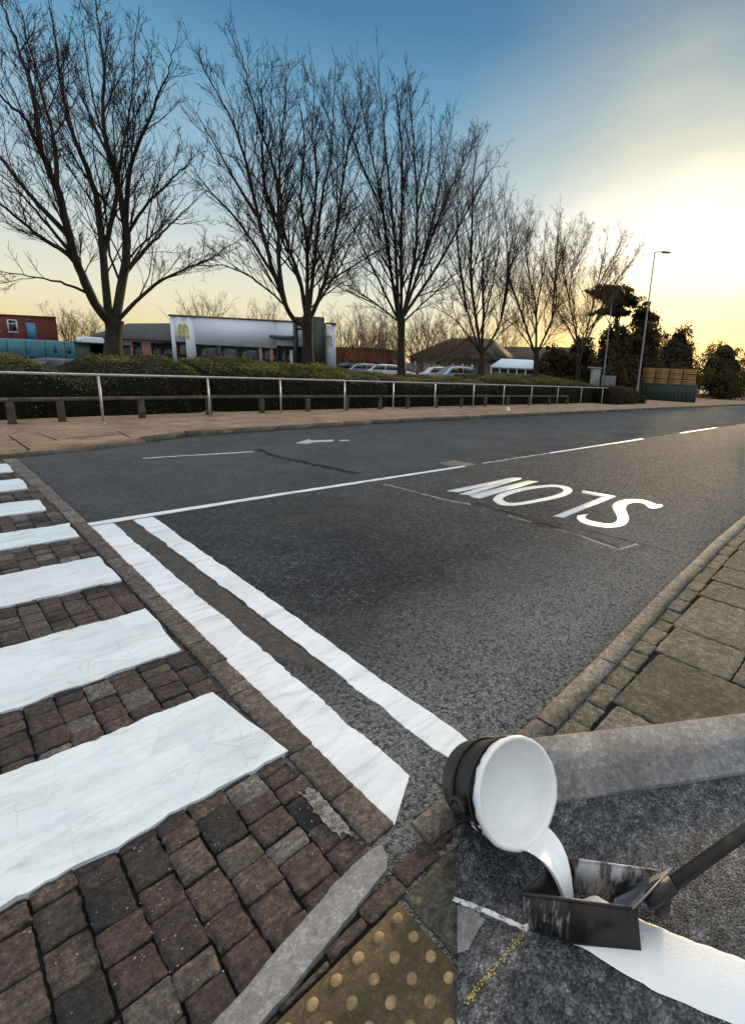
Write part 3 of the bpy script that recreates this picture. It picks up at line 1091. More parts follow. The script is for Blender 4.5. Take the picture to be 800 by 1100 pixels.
def px(*pts):
    p = [onz(470 + x * .3, 490 + y * .3, ZP)[:2] for x, y in pts]
    area = sum(p[i][0] * p[(i + 1) % len(p)][1] - p[(i + 1) % len(p)][0] * p[i][1] for i in range(len(p)))
    return p if area > 0 else p[::-1]


letter('letter', [px((30, 124), (265, 76), (300, 77), (75, 128)), px((76, 135), (262, 80), (300, 77), (298, 82), (112, 138)), px((112, 139), (322, 87), (360, 90), (150, 151), (126, 147))])


def ribbon(c, w):
    c = np.array(c, float)
    # resample with Catmull-Rom
    pts = []
    for i in range(len(c) - 1):
        p0, p1, p2, p3 = c[max(i - 1, 0)], c[i], c[i + 1], c[min(i + 2, len(c) - 1)]
        for t in np.linspace(0, 1, 5)[:-1]:
            pts.append(.5 * ((2 * p1) + (-p0 + p2) * t + (2 * p0 - 5 * p1 + 4 * p2 - p3) * t * t + (-p0 + 3 * p1 - 3 * p2 + p3) * t ** 3))
    pts.append(c[-1])
    return np.array(pts)


oo = [(197, 157), (204, 146), (228, 132), (300, 113), (372, 104), (420, 102), (462, 108), (481, 120), (474, 133), (440, 147), (370, 162), (300, 174), (255, 177), (218, 172)]
oi = [(232, 155), (237, 147), (262, 136), (318, 121), (378, 112), (415, 110), (440, 114), (449, 121), (444, 129), (415, 140), (355, 154), (300, 164), (268, 167), (244, 163)]
oo = ribbon(oo + oo[:1], 0)[:-1]; oi = ribbon(oi + oi[:1], 0)[:-1]
letter('letter', rib=(oo, oi), closed=True)
letter('letter', [px((412, 214), (592, 144), (637, 143), (450, 219)), px((518, 122), (637, 143), (592, 146), (514, 131))])


so = ribbon([(500, 212), (498, 222), (512, 236), (545, 247), (600, 255), (650, 252), (676, 240), (683, 222), (678, 205), (672, 190), (676, 176), (690, 168), (715, 165), (740, 171), (752, 182), (770, 187), (790, 184), (806, 178)], 0)
si = ribbon([(540, 207), (528, 214), (532, 224), (556, 232), (598, 240), (622, 240), (640, 231), (642, 218), (636, 204), (628, 190), (626, 175), (640, 163), (672, 155), (720, 154), (758, 162), (782, 172), (800, 172), (800, 174)], 0)
letter('letter', rib=(so, si))

# service trench scars and patches in the road
m = MB()


def seam(pts, w, mb, z=ROADZ + .0015, seed=1):
    p = np.array([onz(*q, 0)[:2] for q in pts])
    d = np.gradient(p, axis=0)
    d /= np.linalg.norm(d, axis=1)[:, None]
    nn = np.stack([-d[:, 1], d[:, 0]], 1) * w / 2
    strip(p - nn, p + nn, z, mb, .05, w * .7, seed)


seam([(275, 482), (300, 490), (340, 499), (385, 508)], .11, m)
seam([(508, 539), (530, 545), (548, 550)], .10, m, seed=4)
seam([(548, 550), (600, 566), (640, 578), (667, 588)], .025, m, seed=5)
seam([(540, 548), (595, 561), (640, 571), (683, 582), (720, 592)], .03, m, seed=6)
seam([(570, 560), (588, 564), (602, 567)], .09, m, seed=7)
m.build('road_seam', 'joint', kind='structure')
m = MB()
seam([(412, 519), (440, 526), (478, 536), (505, 541)], .035, m, seed=8)
seam([(545, 553), (580, 562), (625, 575), (664, 589)], .02, m, seed=9)
seam([(664, 589), (684, 583)], .035, m, seed=10)
m.build('road_seam', 'concrete', kind='structure')
m = MB()
m.prism([onz(*p, 0)[:2] for p in ((470, 497), (488, 494), (511, 498), (487, 502.5))][::-1], ROADZ - .004, ROADZ + .0025)
m.build('road_patch', 'kerb', kind='structure')

m = MB()


def smear(pxs, z, mb, seed):
    p = [onz(*q, z)[:2] for q in pxs]
    c = np.mean(p, 0)
    k = len(p)
    ring = []
    for i in range(k):
        for t in np.linspace(0, 1, 9)[:-1]:
            q = np.array(p[i]) * (1 - t) + np.array(p[(i + 1) % k]) * t
            n_ = vnoise(q[0] * 60, q[1] * 60, seed) + .6 * vnoise(q[0] * 170, q[1] * 170, seed + 1)
            ring.append(c + (q - c) * (.62 + .5 * float(n_)))
    n = len(ring)
    V = [(q[0], q[1], z) for q in ring] + [(c[0], c[1], z + .001)]
    mb.add(V, None, [[i, (i + 1) % n, n] for i in range(n)])


smear([(322, 850), (334, 842), (352, 862), (372, 884), (384, 902), (366, 900), (345, 880)], .0075, m, 3)
m.build('mortar_smear', 'mortar', kind='structure')
# ==PART2==
# ------------------------------------------------------------------ land behind the hedge
m = MB()
m.prism([(-40, 21), (140, 21), (140, 300), (-160, 300), (-160, 21)], -0.09, 0.55)
m.build('car_park_ground', 'carpark', kind='structure')

# ------------------------------------------------------------------ metal railing along the far pavement
RP = [(-2.6, 11.75), (0.2, 12.3), (2.6, 12.71), (4.95, 13.2), (7.05, 13.55), (9.3, 13.66), (11.4, 13.75), (13.65, 13.93), (16.2, 14.15), (18.5, 14.27), (20.9, 14.35), (23.5, 14.42), (26.2, 14.48), (29.0, 14.55), (31.6, 14.62)]
PZ = 0.085
rail = thing('pedestrian_railing', 'long galvanised tube railing on slim posts along the far pavement', 'railing', (2.6, 12.71, PZ))
RO = np.array([2.6, 12.71, PZ])
m = MB()
pts = []
for a, b in zip(RP[:-1], RP[1:]):
    for t in (0, .33, .66):
        pts.append((a[0] * (1 - t) + b[0] * t, a[1] * (1 - t) + b[1] * t, 1.10))
pts.append((*RP[-1], 1.10))
m.tube(np.array(pts) - RO, 0.026, 8)
m.build('handrail', 'steel', rail, True)
for i, (x, y) in enumerate(RP):
    m = MB()
    x, y = x - RO[0], y - RO[1]
    m.tube([(x, y, -.05), (x, y, .5), (x, y, 1.10 - PZ - .02)], .024, 8)
    m.tube([(x, y, 0.0), (x, y, .012)], [.06, .05], 10)
    m.build('post', 'steel', rail, True)

# timber knee rail just behind it
KP = [(-2.2, 12.5), (-0.4, 12.85), (1.2, 13.1), (2.0, 13.25), (3.55, 13.55), (5.2, 13.9), (6.75, 14.1), (8.3, 14.2), (9.8, 14.28), (11.3, 14.36), (12.7, 14.43), (14.3, 14.5), (15.95, 14.6), (17.7, 14.7), (19.5, 14.75), (21.4, 14.8), (23.4, 14.85), (25.4, 14.9)]
knee = thing('knee_rail_fence', 'low weathered timber knee rail fence in front of the hedge', 'fence', (2.0, 13.25, PZ))
KO = np.array([2.0, 13.25, PZ])
for a, b in zip(KP[:-1], KP[1:]):
    m = MB()
    a = np.array(a); b = np.array(b)
    L = np.linalg.norm(b - a)
    c = (a + b) / 2
    m.box((c[0] - KO[0], c[1] - KO[1], .56 - PZ), (L - .006, .11, .075), math.atan2(b[1] - a[1], b[0] - a[0]), .012)
    m.build('board', 'timber', knee)
for x, y in KP:
    m = MB()
    m.box((x - KO[0], y - KO[1] + .02, .21), (.13, .12, .56), rng.uniform(-.1, .1), .012)
    m.build('post', 'timber', knee)


# ------------------------------------------------------------------ hedges
def leaves(mb, P, N, size, tone, jit=1.0, aspect=.6):
    """many small leaf faces at points P with outward direction N"""
    k = len(P)
    d = N + rng.normal(0, .55 * jit, (k, 3))
    d /= np.linalg.norm(d, axis=1)[:, None] + 1e-9
    r = rng.normal(0, 1, (k, 3))
    u = np.cross(d, r)
    u /= np.linalg.norm(u, axis=1)[:, None] + 1e-9
    w = np.cross(d, u)
    s = (size * rng.uniform(.6, 1.4, k))[:, None]
    u = u * s
    w = w * s * aspect
    vs = np.stack([P - u, P - w * .9 + d * s * .15, P + u, P + w * .9 + d * s * .15], 1)
    i = np.arange(k)[:, None] * 4 + np.arange(4)[None, :]
    mb.add(vs.reshape(-1, 3), i, None, np.repeat(tone, 4))


def hedge(name, label, line, hts, depth, mat, density=170, leaf=.05, front=.85, group='clipped hedges behind the railing', slope=True, seed=3, base_z=0.05):
    """line: front foot line; hts: back height at each point of it"""
    L = np.array(line, float)
    s = np.r_[0, np.cumsum(np.linalg.norm(np.diff(L, axis=0), axis=1))]
    n = max(8, int(s[-1] / .22))
    ss = np.linspace(0, s[-1], n)
    fx = np.interp(ss, s, L[:, 0]); fy = np.interp(ss, s, L[:, 1]); hh = np.interp(ss, s, hts)
    d = np.stack([np.gradient(fx), np.gradient(fy)], 1)
    d /= np.linalg.norm(d, axis=1)[:, None]
    nn = np.stack([-d[:, 1], d[:, 0]], 1)
    if slope:
        prof = [(0.0, 0.0), (-.03, .35), (-.02, .62), (.05, .74), (.2, .82), (.38, .89), (.6, .95), (.8, 1.0), (.95, .99), (1.0, .85), (1.02, .4), (1.0, 0.0)]
    else:
        prof = [(0.0, 0.0), (-.05, .35), (-.05, .7), (.0, .88), (.12, .97), (.35, 1.0), (.6, 1.0), (.85, .97), (1.0, .88), (1.05, .6), (1.04, .3), (1.0, 0.0)]
    taper = np.clip(np.minimum(ss, s[-1] - ss) / .5, 0, 1) ** .5
    G = np.zeros((n, len(prof), 3))
    for j, (u, v) in enumerate(prof):
        uu = .5 + (u - .5) * (.55 + .45 * taper)
        lump = .10 * (vnoise(ss * 1.1, ss * 0 + j * .35, seed) - .5) + .09 * (vnoise(ss * 3.1, ss * 0 + j * .9, seed + 1) - .5)
        z = hh * v * (.80 + .20 * taper)
        G[:, j, 0] = fx + nn[:, 0] * depth * uu
        G[:, j, 1] = fy + nn[:, 1] * depth * uu
        G[:, j, 2] = base_z + z + (lump if 0 < j < len(prof) - 1 else 0)
        if j < 3:
            G[:, j, :2] -= nn * (lump * .8)[:, None]
    o0 = np.array([fx.mean(), fy.mean(), base_z])
    root = thing(name, label, 'hedge', tuple(o0), 0, group)
    m = MB()
    C = G - o0
    m.grid(C)
    m.add(C[0], None, [list(range(len(prof)))])
    m.add(C[-1], None, [list(range(len(prof) - 1, -1, -1))])
    m.build('shade_core', 'core', root)  # near-black core, painted as the shade inside the hedge
    # leaves over the surface and through its outer skin
    e1 = G[1:, :-1] - G[:-1, :-1]; e2 = G[:-1, 1:] - G[:-1, :-1]
    nrm = np.cross(e2, e1)
    area = np.linalg.norm(nrm, axis=2)
    bare = np.ones(len(prof) - 1)
    if slope:
        bare[:3] = .14, .2, .5          # bare woody foot: leaves thinned so the dark core stands in for shade
    mid = (G[1:, 1:] + G[:-1, :-1]) / 2
    cl = smoothstep(.25, .75, vnoise(mid[..., 0] * 1.6 + mid[..., 2] * 2.2, mid[..., 1] * 1.6 + mid[..., 2] * 1.4, seed + 9)) * 1.5 + .35
    cnt = rng.poisson(area * density * bare[None, :] * cl)
    ii, jj = np.nonzero(cnt)
    rep = np.repeat(np.arange(len(ii)), cnt[ii, jj])
    I, J = ii[rep], jj[rep]
    a = rng.random(len(I))[:, None]; b = rng.random(len(I))[:, None]
    P = G[I, J] * (1 - a) * (1 - b) + G[I + 1, J] * a * (1 - b) + G[I, J + 1] * (1 - a) * b + G[I + 1, J + 1] * a * b
    N = nrm[I, J] / (area[I, J][:, None] + 1e-9)
    N *= np.where((N[:, 2] < 0) & (rng.random(len(N)) < 0), -1, 1)[:, None]
    c = G.mean(1)[I]
    N *= np.sign(((P - c) * N).sum(1))[:, None]
    off = rng.normal(.02, .035, len(I))
    clump = .6 * vnoise(P[:, 0] * 1.3 + P[:, 2] * 1.7, P[:, 1] * 1.9 + P[:, 2], seed + 5) + .4 * vnoise(P[:, 0] * 4.5, P[:, 1] * 4.5 + P[:, 2] * 4, seed + 6)
    off += (clump - .5) * .10
    P = P + N * off[:, None] - o0
    tone = np.clip(.75 * clump + rng.normal(.12, .12, len(I)), 0, 1)
    m = MB()
    leaves(m, P, N, leaf, tone)
    m.build('foliage', mat, root)
    return root


hedge('clipped_hedge', 'dark evergreen hedge with level top behind the railing, below the forked tree', [(-4.5, 13.2), (-1.0, 13.6), (1.2, 13.95), (2.1, 14.15), (2.45, 14.2), (2.75, 14.25), (3.4, 14.35), (5.6, 14.6)], [1.30, 1.30, 1.34, 1.40, 1.06, 1.06, 1.38, 1.5], 2.6, 'hedge', 520, .026, seed=3)
hedge('clipped_hedge', 'dark hedge with green sloping top in front of the white restaurant', [(5.5, 14.6), (7.3, 14.75), (8.6, 14.8), (10.2, 14.9), (12.4, 15.0)], [1.52, 1.54, 1.48, 1.45, 1.36], 2.7, 'hedge', 460, .028, seed=13)
hedge('clipped_hedge', 'low hedge with dull top in front of the parked white car', [(12.3, 15.0), (14.3, 15.1), (16.5, 15.2), (19.0, 15.25)], [1.32, 1.26, 1.30, 1.36], 2.8, 'hedge', 380, .03, seed=23)
hedge('clipped_hedge', 'straggly hedge with pale sunlit twigs below the white marquee roof', [(18.9, 15.25), (21, 15.3), (24, 15.35), (27, 15.4), (29.2, 15.55), (32.0, 15.8)], [1.36, 1.52, 1.58, 1.56, 1.5, 1.3], 3.2, 'hedge', 240, .034, seed=33)
hedge('box_hedge', 'brown rounded box hedge at the end of the railing', [(29.6, 13.95), (33.8, 14.15)], [1.12, 1.05], 1.5, 'hedge_brown', 380, .034, group=None, slope=False, seed=43)
hedge('box_hedge', 'small low brown shrub block just past the rounded box hedge', [(34.2, 14.2), (35.6, 14.3)], [.62, .55], 1.0, 'hedge_brown', 380, .034, group=None, slope=False, seed=53)

# pale bare shoots lying over the straggly hedge
m = MB()
for i in range(150):
    x = rng.uniform(21.5, 29); y = rng.uniform(15.3, 17.6)
    z = 1.05 + .45 * (y - 15.3) / 2.3 + rng.uniform(0, .1)
    a = rng.uniform(-.5, .5)
    l = rng.uniform(.4, 1.1)
    p = np.array([[x, y, z], [x + math.cos(a) * l * .5, y + math.sin(a) * l * .5, z + rng.uniform(.04, .12)], [x + math.cos(a) * l, y + math.sin(a) * l, z + rng.uniform(-.12, .06)]])
    m.tube(p, [.011, .008, .005], 3)
tag(m.build('bare_shoots', 'twig_brown', None), 'pale bare shoots sprawling over the straggly hedge top', 'shoots')
bpy.data.objects['bare_shoots']['kind'] = 'stuff'


# ------------------------------------------------------------------ trees
def grow(mb, tip_mb, p, tan, R, r0, level, up=.35, crook=.13, maxl=3, seg=None, dens=1.0):
    """one side shoot of length R and its own shoots"""
    k = (6, 5, 4, 3)[min(level, 3)] if seg is None else seg
    pts = [p]
    d = tan / np.linalg.norm(tan)
    ds = [d]
    for i in range(k):
        d = d + rng.normal(0, crook, 3) + np.array([0, 0, up * (.45 if level < 2 else .22)]) / k * 2
        d /= np.linalg.norm(d)
        pts.append(pts[-1] + d * R / k)
        ds.append(d)
    r1 = max(.0042, r0 * .28)
    mb_ = mb if level < 1 else tip_mb
    mb_.twig(pts, r0, r1, (6, 5, 3, 3)[min(level, 3)])
    if level >= maxl:
        return
    n = {0: 7, 1: 6, 2: 4}[level] * dens * min(1.35, .5 + R / (2.2, 1.3, .6)[level])
    n = int(n + rng.random())
    for j in range(n):
        t = rng.uniform(.16, .98)
        i = min(k - 1, int(t * k))
        f = t * k - i
        q = pts[i] * (1 - f) + pts[i + 1] * f
        side_shoot(mb, tip_mb, q, ds[i], R * rng.uniform(.30, .55) * (1.05 - .45 * t), (r0 * (1 - t) + r1 * t) * rng.uniform(.45, .65), level + 1, up, crook, maxl, dens)


def side_shoot(mb, tip_mb, q, d, R, r, level, up, crook, maxl, dens):
    ax = rng.normal(0, 1, 3)
    ax -= d * (ax @ d)
    ax /= np.linalg.norm(ax) + 1e-9
    a = math.radians(rng.uniform(22, 52))
    nd = d * math.cos(a) + ax * math.sin(a) + np.array([0, 0, .18])
    grow(mb, tip_mb, q, nd, R, max(.004, r), level, up, crook, maxl, None, dens)


def catmull(P, n=5):
    P = np.asarray(P, float)
    o = []
    for i in range(len(P) - 1):
        p0, p1, p2, p3 = P[max(i - 1, 0)], P[i], P[i + 1], P[min(i + 2, len(P) - 1)]
        for t in np.linspace(0, 1, n, endpoint=False):
            o.append(.5 * ((2 * p1) + (-p0 + p2) * t + (2 * p0 - 5 * p1 + 4 * p2 - p3) * t * t + (-p0 + 3 * p1 - 3 * p2 + p3) * t ** 3))
    o.append(P[-1])
    return np.array(o)


def traced_tree(label, Y, basepx, forkpx, trunk_r, limbs, limb_r, dens=1.0, side=1.0, bark='bark', maxl=3, group='bare street trees along the hedge', sub=1.0, twig='twig'):
    b = ony(*basepx, Y)
    b0 = np.array([b[0], b[1], 0.05])
    f = ony(*forkpx, Y)
    root = thing('bare_tree', label, 'tree', tuple(b0), 0, group)
    m = MB()
    tp = catmull([b0, b0 * .5 + b * .5 + np.array([.03, 0, 0]), b, f, f + (f - b) * .12], 5)
    L = np.linspace(0, 1, len(tp))
    rad = trunk_r * (1 + .55 * np.exp(-L * 9) + .10 * np.sin(L * 17)) * (1 - .22 * L)
    m.tube(tp - b0, rad, 14)
    m.build('trunk', bark, root, True)
    mb, tips = MB(), MB()
    known = [(forkpx[0], forkpx[1], 0.0, 9.0)]
    for li, (pts, rr) in enumerate(limbs):
        dy = rng.uniform(-1, 1) * 2.6 * side
        k = len(pts)
        near = min(known, key=lambda q: (q[0] - pts[0][0]) ** 2 + (q[1] - pts[0][1]) ** 2)
        dist = math.hypot(near[0] - pts[0][0], near[1] - pts[0][1])
        d0 = near[2]
        pts = [(near[0], near[1])] + list(pts[1:]) if dist < 14 and li else list(pts)
        C2 = catmull([(q[0], q[1], 0) for q in pts], 6)
        tt = np.linspace(0, 1, len(C2))
        off = d0 + (dy - d0) * tt ** 1.2
        W = np.array([ony(q[0], q[1], Y + o_) for q, o_ in zip(C2, off)]) - b0
        known += [(q[0], q[1], o_, 0) for q, o_ in zip(C2, off)]
        n = len(W)
        W[1:-1] += rng.normal(0, .012, (n - 2, 3)) * np.linspace(.3, 1.6, n - 2)[:, None]
        seglen = np.linalg.norm(np.diff(W, axis=0), axis=1)
        tot = seglen.sum()
        r0 = limb_r * rr
        R = r0 * (1 - np.linspace(0, 1, n)) ** 1.15 * .95 + .007
        mb.tube(W, R, 7, False)
        s = np.r_[0, np.cumsum(seglen)]
        # side branches
        t = .9 + rng.uniform(0, .3)
        while t < tot - .12:
            i = int(np.searchsorted(s, t)) - 1
            i = min(max(i, 0), n - 2)
            d = W[i + 1] - W[i]
            d /= np.linalg.norm(d) + 1e-9
            rest = tot - t
            q = W[i] + d * (t - s[i])
            ax = rng.normal(0, 1, 3)
            ax -= d * (ax @ d)
            ax /= np.linalg.norm(ax)
            a = math.radians(rng.uniform(18, 46))
            nd = d * math.cos(a) + ax * math.sin(a) + np.array([0, 0, .15])
            ln = sub * (.65 + .36 * rest) * rng.uniform(.5, 1.2)
            lev = 1 if ln > .9 else 2
            grow(mb, tips, q, nd, ln, min(R[i] * .55, .005 + ln * .0075), lev, .42, .12, maxl, None, dens)
            t += rng.uniform(.13, .30) / dens
        # terminal twigs
        grow(mb, tips, W[-1], W[-1] - W[-3], .7, .008, 2, .5, .1, maxl, None, dens)
    mb.build('limb', bark, root, True)
    tips.build('crown', twig, root, False)
    return root


T1 = [([(122, 350), (102, 325), (81, 277), (62, 205), (45, 165), (28, 130), (0, 100), (-34, 58)], 1.15),
      ([(104, 330), (81, 281), (45, 255), (0, 219), (-50, 180)], .75),
      ([(72, 249), (33, 210), (0, 168), (-40, 120)], .6),
      ([(118, 340), (111, 275), (103, 210), (87, 165), (72, 126), (60, 45), (52, 0)], .95),
      ([(128, 345), (136, 270), (132, 225), (123, 180), (111, 135), (112, 75), (105, 15), (100, -22)], 1.1),
      ([(120, 270), (126, 210), (128, 180), (141, 105), (146, 40)], .6),
      ([(134, 245), (140, 180), (160, 130), (178, 85), (188, 52)], .55),
      ([(126, 348), (159, 312), (185, 295), (222, 279), (250, 262)], .5),
      ([(136, 300), (160, 265), (190, 235), (224, 203)], .5),
      ([(134, 255), (158, 220), (190, 188), (206, 170)], .4),
      ([(100, 318), (70, 305), (40, 298), (-10, 290)], .35),
      ([(62, 205), (58, 150), (40, 80), (22, 10)], .5),
      ([(45, 165), (35, 100), (12, 30), (0, -5)], .45),
      ([(81, 277), (50, 240), (15, 200), (-15, 175)], .4)]
T2 = [([(326, 350), (312, 338), (294, 292), (278, 234), (265, 176), (249, 130), (225, 85), (210, 58)], 1.0),
      ([(312, 320), (300, 285), (297, 195), (280, 140), (264, 80), (254, 38)], .75),
      ([(328, 348), (322, 300), (305, 247), (301, 182), (307, 107), (306, 60)], .85),
      ([(332, 345), (330, 270), (323, 211), (327, 146), (318, 97)], .8),
      ([(334, 348), (337, 290), (346, 211), (356, 162), (360, 70)], .9),
      ([(336, 350), (348, 305), (359, 260), (366, 211), (375, 156), (388, 110), (384, 68)], .85),
      ([(300, 299), (258, 240), (222, 201), (203, 172)], .55),
      ([(318, 345), (303, 325), (275, 302), (242, 286), (205, 286)], .45),
      ([(340, 330), (362, 292), (382, 247), (392, 222)], .5),
      ([(276, 232), (250, 190), (228, 150), (206, 115)], .45),
      ([(303, 250), (285, 200), (282, 130), (285, 75)], .5),
      ([(330, 270), (340, 200), (336, 140), (338, 80)], .5),
      ([(320, 345), (345, 320), (375, 300), (392, 296)], .3)]
T3 = [([(428, 345), (418, 280), (410, 220), (398, 160), (388, 110), (380, 74)], .85),
      ([(430, 345), (425, 270), (418, 200), (412, 140), (406, 60)], .95),
      ([(433, 345), (445, 280), (448, 230), (445, 170), (440, 110), (437, 76)], .95),
      ([(435, 340), (455, 275), (468, 220), (480, 160), (488, 118)], .8),
      ([(431, 345), (431, 250), (432, 180), (428, 120), (424, 88)], .8),
      ([(436, 345), (470, 285), (500, 230), (522, 190), (540, 165)], .8),
      ([(427, 348), (402, 292), (378, 242), (352, 202)], .6),
      ([(426, 355), (398, 322), (370, 306), (348, 300)], .4),
      ([(436, 352), (480, 302), (505, 283)], .4),
      ([(452, 285), (480, 212), (503, 165), (512, 140)], .6),
      ([(412, 230), (390, 180), (372, 130), (368, 100)], .5),
      ([(446, 230), (462, 170), (462, 120)], .5)]
T4 = [([(517, 382), (512, 370), (501, 333), (487, 302), (474, 275)], .8),
      ([(517, 382), (506, 302), (507, 242), (508, 190), (514, 146)], .95),
      ([(518, 382), (519, 336), (518, 289), (524, 252), (528, 185)], .95),
      ([(519, 382), (538, 343), (551, 275), (561, 245)], .8),
      ([(536, 345), (545, 290), (543, 240), (540, 198)], .7),
      ([(514, 378), (490, 345), (465, 330)], .5),
      ([(504, 330), (492, 270), (492, 215), (496, 170)], .7),
      ([(520, 380), (545, 352), (570, 335)], .4)]
T5 = [([(575, 382), (558, 332), (545, 289), (550, 255), (555, 222)], .9),
      ([(576, 382), (575, 330), (565, 275), (572, 218)], .95),
      ([(577, 382), (595, 336), (599, 289), (615, 245)], .85),
      ([(577, 380), (600, 350), (625, 335)], .5),
      ([(592, 340), (598, 270), (602, 225)], .7),
      ([(573, 378), (552, 350), (535, 338)], .45),
      ([(574, 340), (582, 290), (586, 240)], .6)]
T6 = [([(621, 392), (619, 363), (611, 316), (622, 270), (628, 238)], .95),
      ([(622, 392), (629, 360), (642, 302), (650, 265), (653, 248)], .95),
      ([(626, 375), (655, 312), (675, 285), (690, 258)], .7),
      ([(619, 370), (598, 332), (584, 300)], .6),
      ([(640, 308), (662, 270), (670, 252)], .6),
      ([(614, 320), (604, 280), (608, 248)], .6)]
traced_tree('largest bare tree, thick forked trunk by the dark grey roof', 17.2, (122, 384), (123, 348), .26, T1, .115, 1.0)
traced_tree('bare fan-shaped tree in front of the white restaurant entrance', 17.4, (331, 389), (330, 350), .235, T2, .10, .92)
traced_tree('tall bare tree just right of the white restaurant', 17.6, (431, 396), (431, 348), .20, T3, .092, .9)
traced_tree('bare tree in front of the brown gabled house', 17.6, (517, 401), (518, 376), .21, T4, .09, .9, 1.0, maxl=3, sub=1.15)
traced_tree('smaller bare tree beside the white marquee', 17.8, (575, 403), (576, 376), .2, T5, .085, 1.05, 1.0, maxl=3, sub=1.0, twig='twig_glare')
traced_tree('bare tree in front of the dark evergreens', 18.2, (620, 406), (620, 384), .18, T6, .085, 1.1, 1.0, maxl=3, sub=1.0, twig='twig_glare')


def wild_tree(name, label, cat, base, H, spread, nl, bark='twig_brown', dens=.8, group=None, maxl=3, clear=.15, lean=.45, rr=.013):
    root = thing(name, label, cat, tuple(base), 0, group)
    m = MB()
    h0 = H * clear
    m.tube([(0, 0, -.1), (.02, .01, h0 * .6), (0, 0, h0 * 1.15)], [H * .022, H * .018, H * .015], 7)
    m.build('trunk', bark, root)
    mb = MB()
    for i in range(nl):
        a = i * 2.4 + rng.uniform(-.3, .3)
        e = rng.uniform(.1, lean)
        d = np.array([math.cos(a) * e, math.sin(a) * e, 1.0])
        grow(mb, mb, np.array([0, 0, h0 * rng.uniform(.7, 1.1)]), d, (H - h0) * rng.uniform(.7, 1.0), H * rr, 0, .3, .12, maxl, None, dens)
    mb.build('crown', bark, root)
    return root


def ground_at(x, y, D, z=.55):
    p = at(x, y, D)
    return np.array([p[0], p[1], z])


# bare brown trees and scrub in the distance: pixel x of the stem, distance, top y
for x, D, ytop, nl, lab in ((22, 78, 352, 5, 'far brown bare tree behind the red brick block'),
                            (78, 72, 330, 9, 'brown bare tree between red brick block and dark grey roof'),
                            (100, 75, 338, 8, 'brown bare tree just left of the thick forked trunk'),
                            (218, 74, 314, 9, 'far bare tree rising over the restaurant parapet near the yellow letter'),
                            (285, 76, 322, 9, 'far bare tree over the middle of the restaurant parapet'),
                            (385, 47, 325, 8, 'brown bare tree just right of the restaurant end wall'),
                            (408, 52, 335, 8, 'brown scrub tree left of the tall bare tree'),
                            (452, 40, 318, 9, 'brown bare tree in front of the house eaves'),
                            (478, 44, 335, 8, 'low brown bare tree against the gabled house'),
                            (398, 60, 345, 7, 'far brown scrub tree above the red wall'),
                            (368, 52, 330, 8, 'spreading brown bare tree beside the dark portal posts'),
                            (500, 50, 338, 8, 'brown bare tree in front of the steep gable'),
                            (428, 60, 340, 8, 'brown scrub tree right behind the tall bare trunk'),
                            (545, 70, 335, 7, 'far bare tree above the long brown roof')):
    b = ground_at(x, 392, D)
    hz_y = HZ0 + HSL * x
    H = (hz_y - ytop) * D / 523 + EYE - .55
    wild_tree('bare_tree', lab, 'tree', b, H, 1, nl + 4, 'twig_brown', .9 if D > 65 else .8, 'brown bare trees in the distance', 3, .14, .8, .0065)

# evergreens at the right
def evergreen(name, label, base, blobs, n, size, mat='evergreen', trunk=.25, group=None, cat='tree', flat=.75):
    """blobs: (dx, dy, z, rx, rz)"""
    root = thing(name, label, cat, tuple(base), 0, group)
    zt = max(b[2] for b in blobs)
    m = MB()
    m.tube([(0, 0, -.1), (.1, 0, zt * .5), (0, .05, zt)], [trunk, trunk * .8, trunk * .3], 8)
    for b in blobs:
        if b[2] > zt * .35:
            m.tube([(0, 0, b[2] * .7), (b[0] * .5, b[1] * .5, b[2] * .88), (b[0], b[1], b[2])], [trunk * .4, trunk * .25, trunk * .1], 5, False)
    m.build('trunk', 'bark', root)
    m = MB()
    tot = sum(b[3] ** 2 for b in blobs)
    for dx, dy, z, rx, rz in blobs:
        k = int(n * rx ** 2 / tot)
        # clumps inside each blob
        nc = max(6, k // 60)
        cc = rng.normal(0, 1, (nc, 3))
        cc /= np.linalg.norm(cc, axis=1)[:, None]
        cc *= rng.uniform(.5, 1.22, nc)[:, None]
        idx = rng.integers(0, nc, k)
        P = cc[idx] + rng.normal(0, .15, (k, 3))
        N = P / (np.linalg.norm(P, axis=1)[:, None] + 1e-9)
        tone = np.clip(.5 + .25 * rng.normal(0, 1, nc)[idx] * .8 + rng.normal(0, .15, k), 0, 1)
        P = P * np.array([rx, rx * flat, rz]) + np.array([dx, dy, z])
        leaves(m, P, N, size, tone, 1.4, .5)
    m.build('crown', mat, root)
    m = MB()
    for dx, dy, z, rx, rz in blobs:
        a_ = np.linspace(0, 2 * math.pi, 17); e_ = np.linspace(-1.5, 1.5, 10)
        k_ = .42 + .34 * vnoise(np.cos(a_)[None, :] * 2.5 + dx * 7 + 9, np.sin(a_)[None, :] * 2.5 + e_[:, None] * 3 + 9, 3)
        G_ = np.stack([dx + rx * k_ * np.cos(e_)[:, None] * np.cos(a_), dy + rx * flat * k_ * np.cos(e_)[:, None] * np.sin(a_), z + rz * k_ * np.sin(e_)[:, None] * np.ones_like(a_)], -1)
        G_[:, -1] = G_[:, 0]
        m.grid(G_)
    m.build('shade_core', 'core', root)  # solid dark lumps added to block light through the crown
    return root


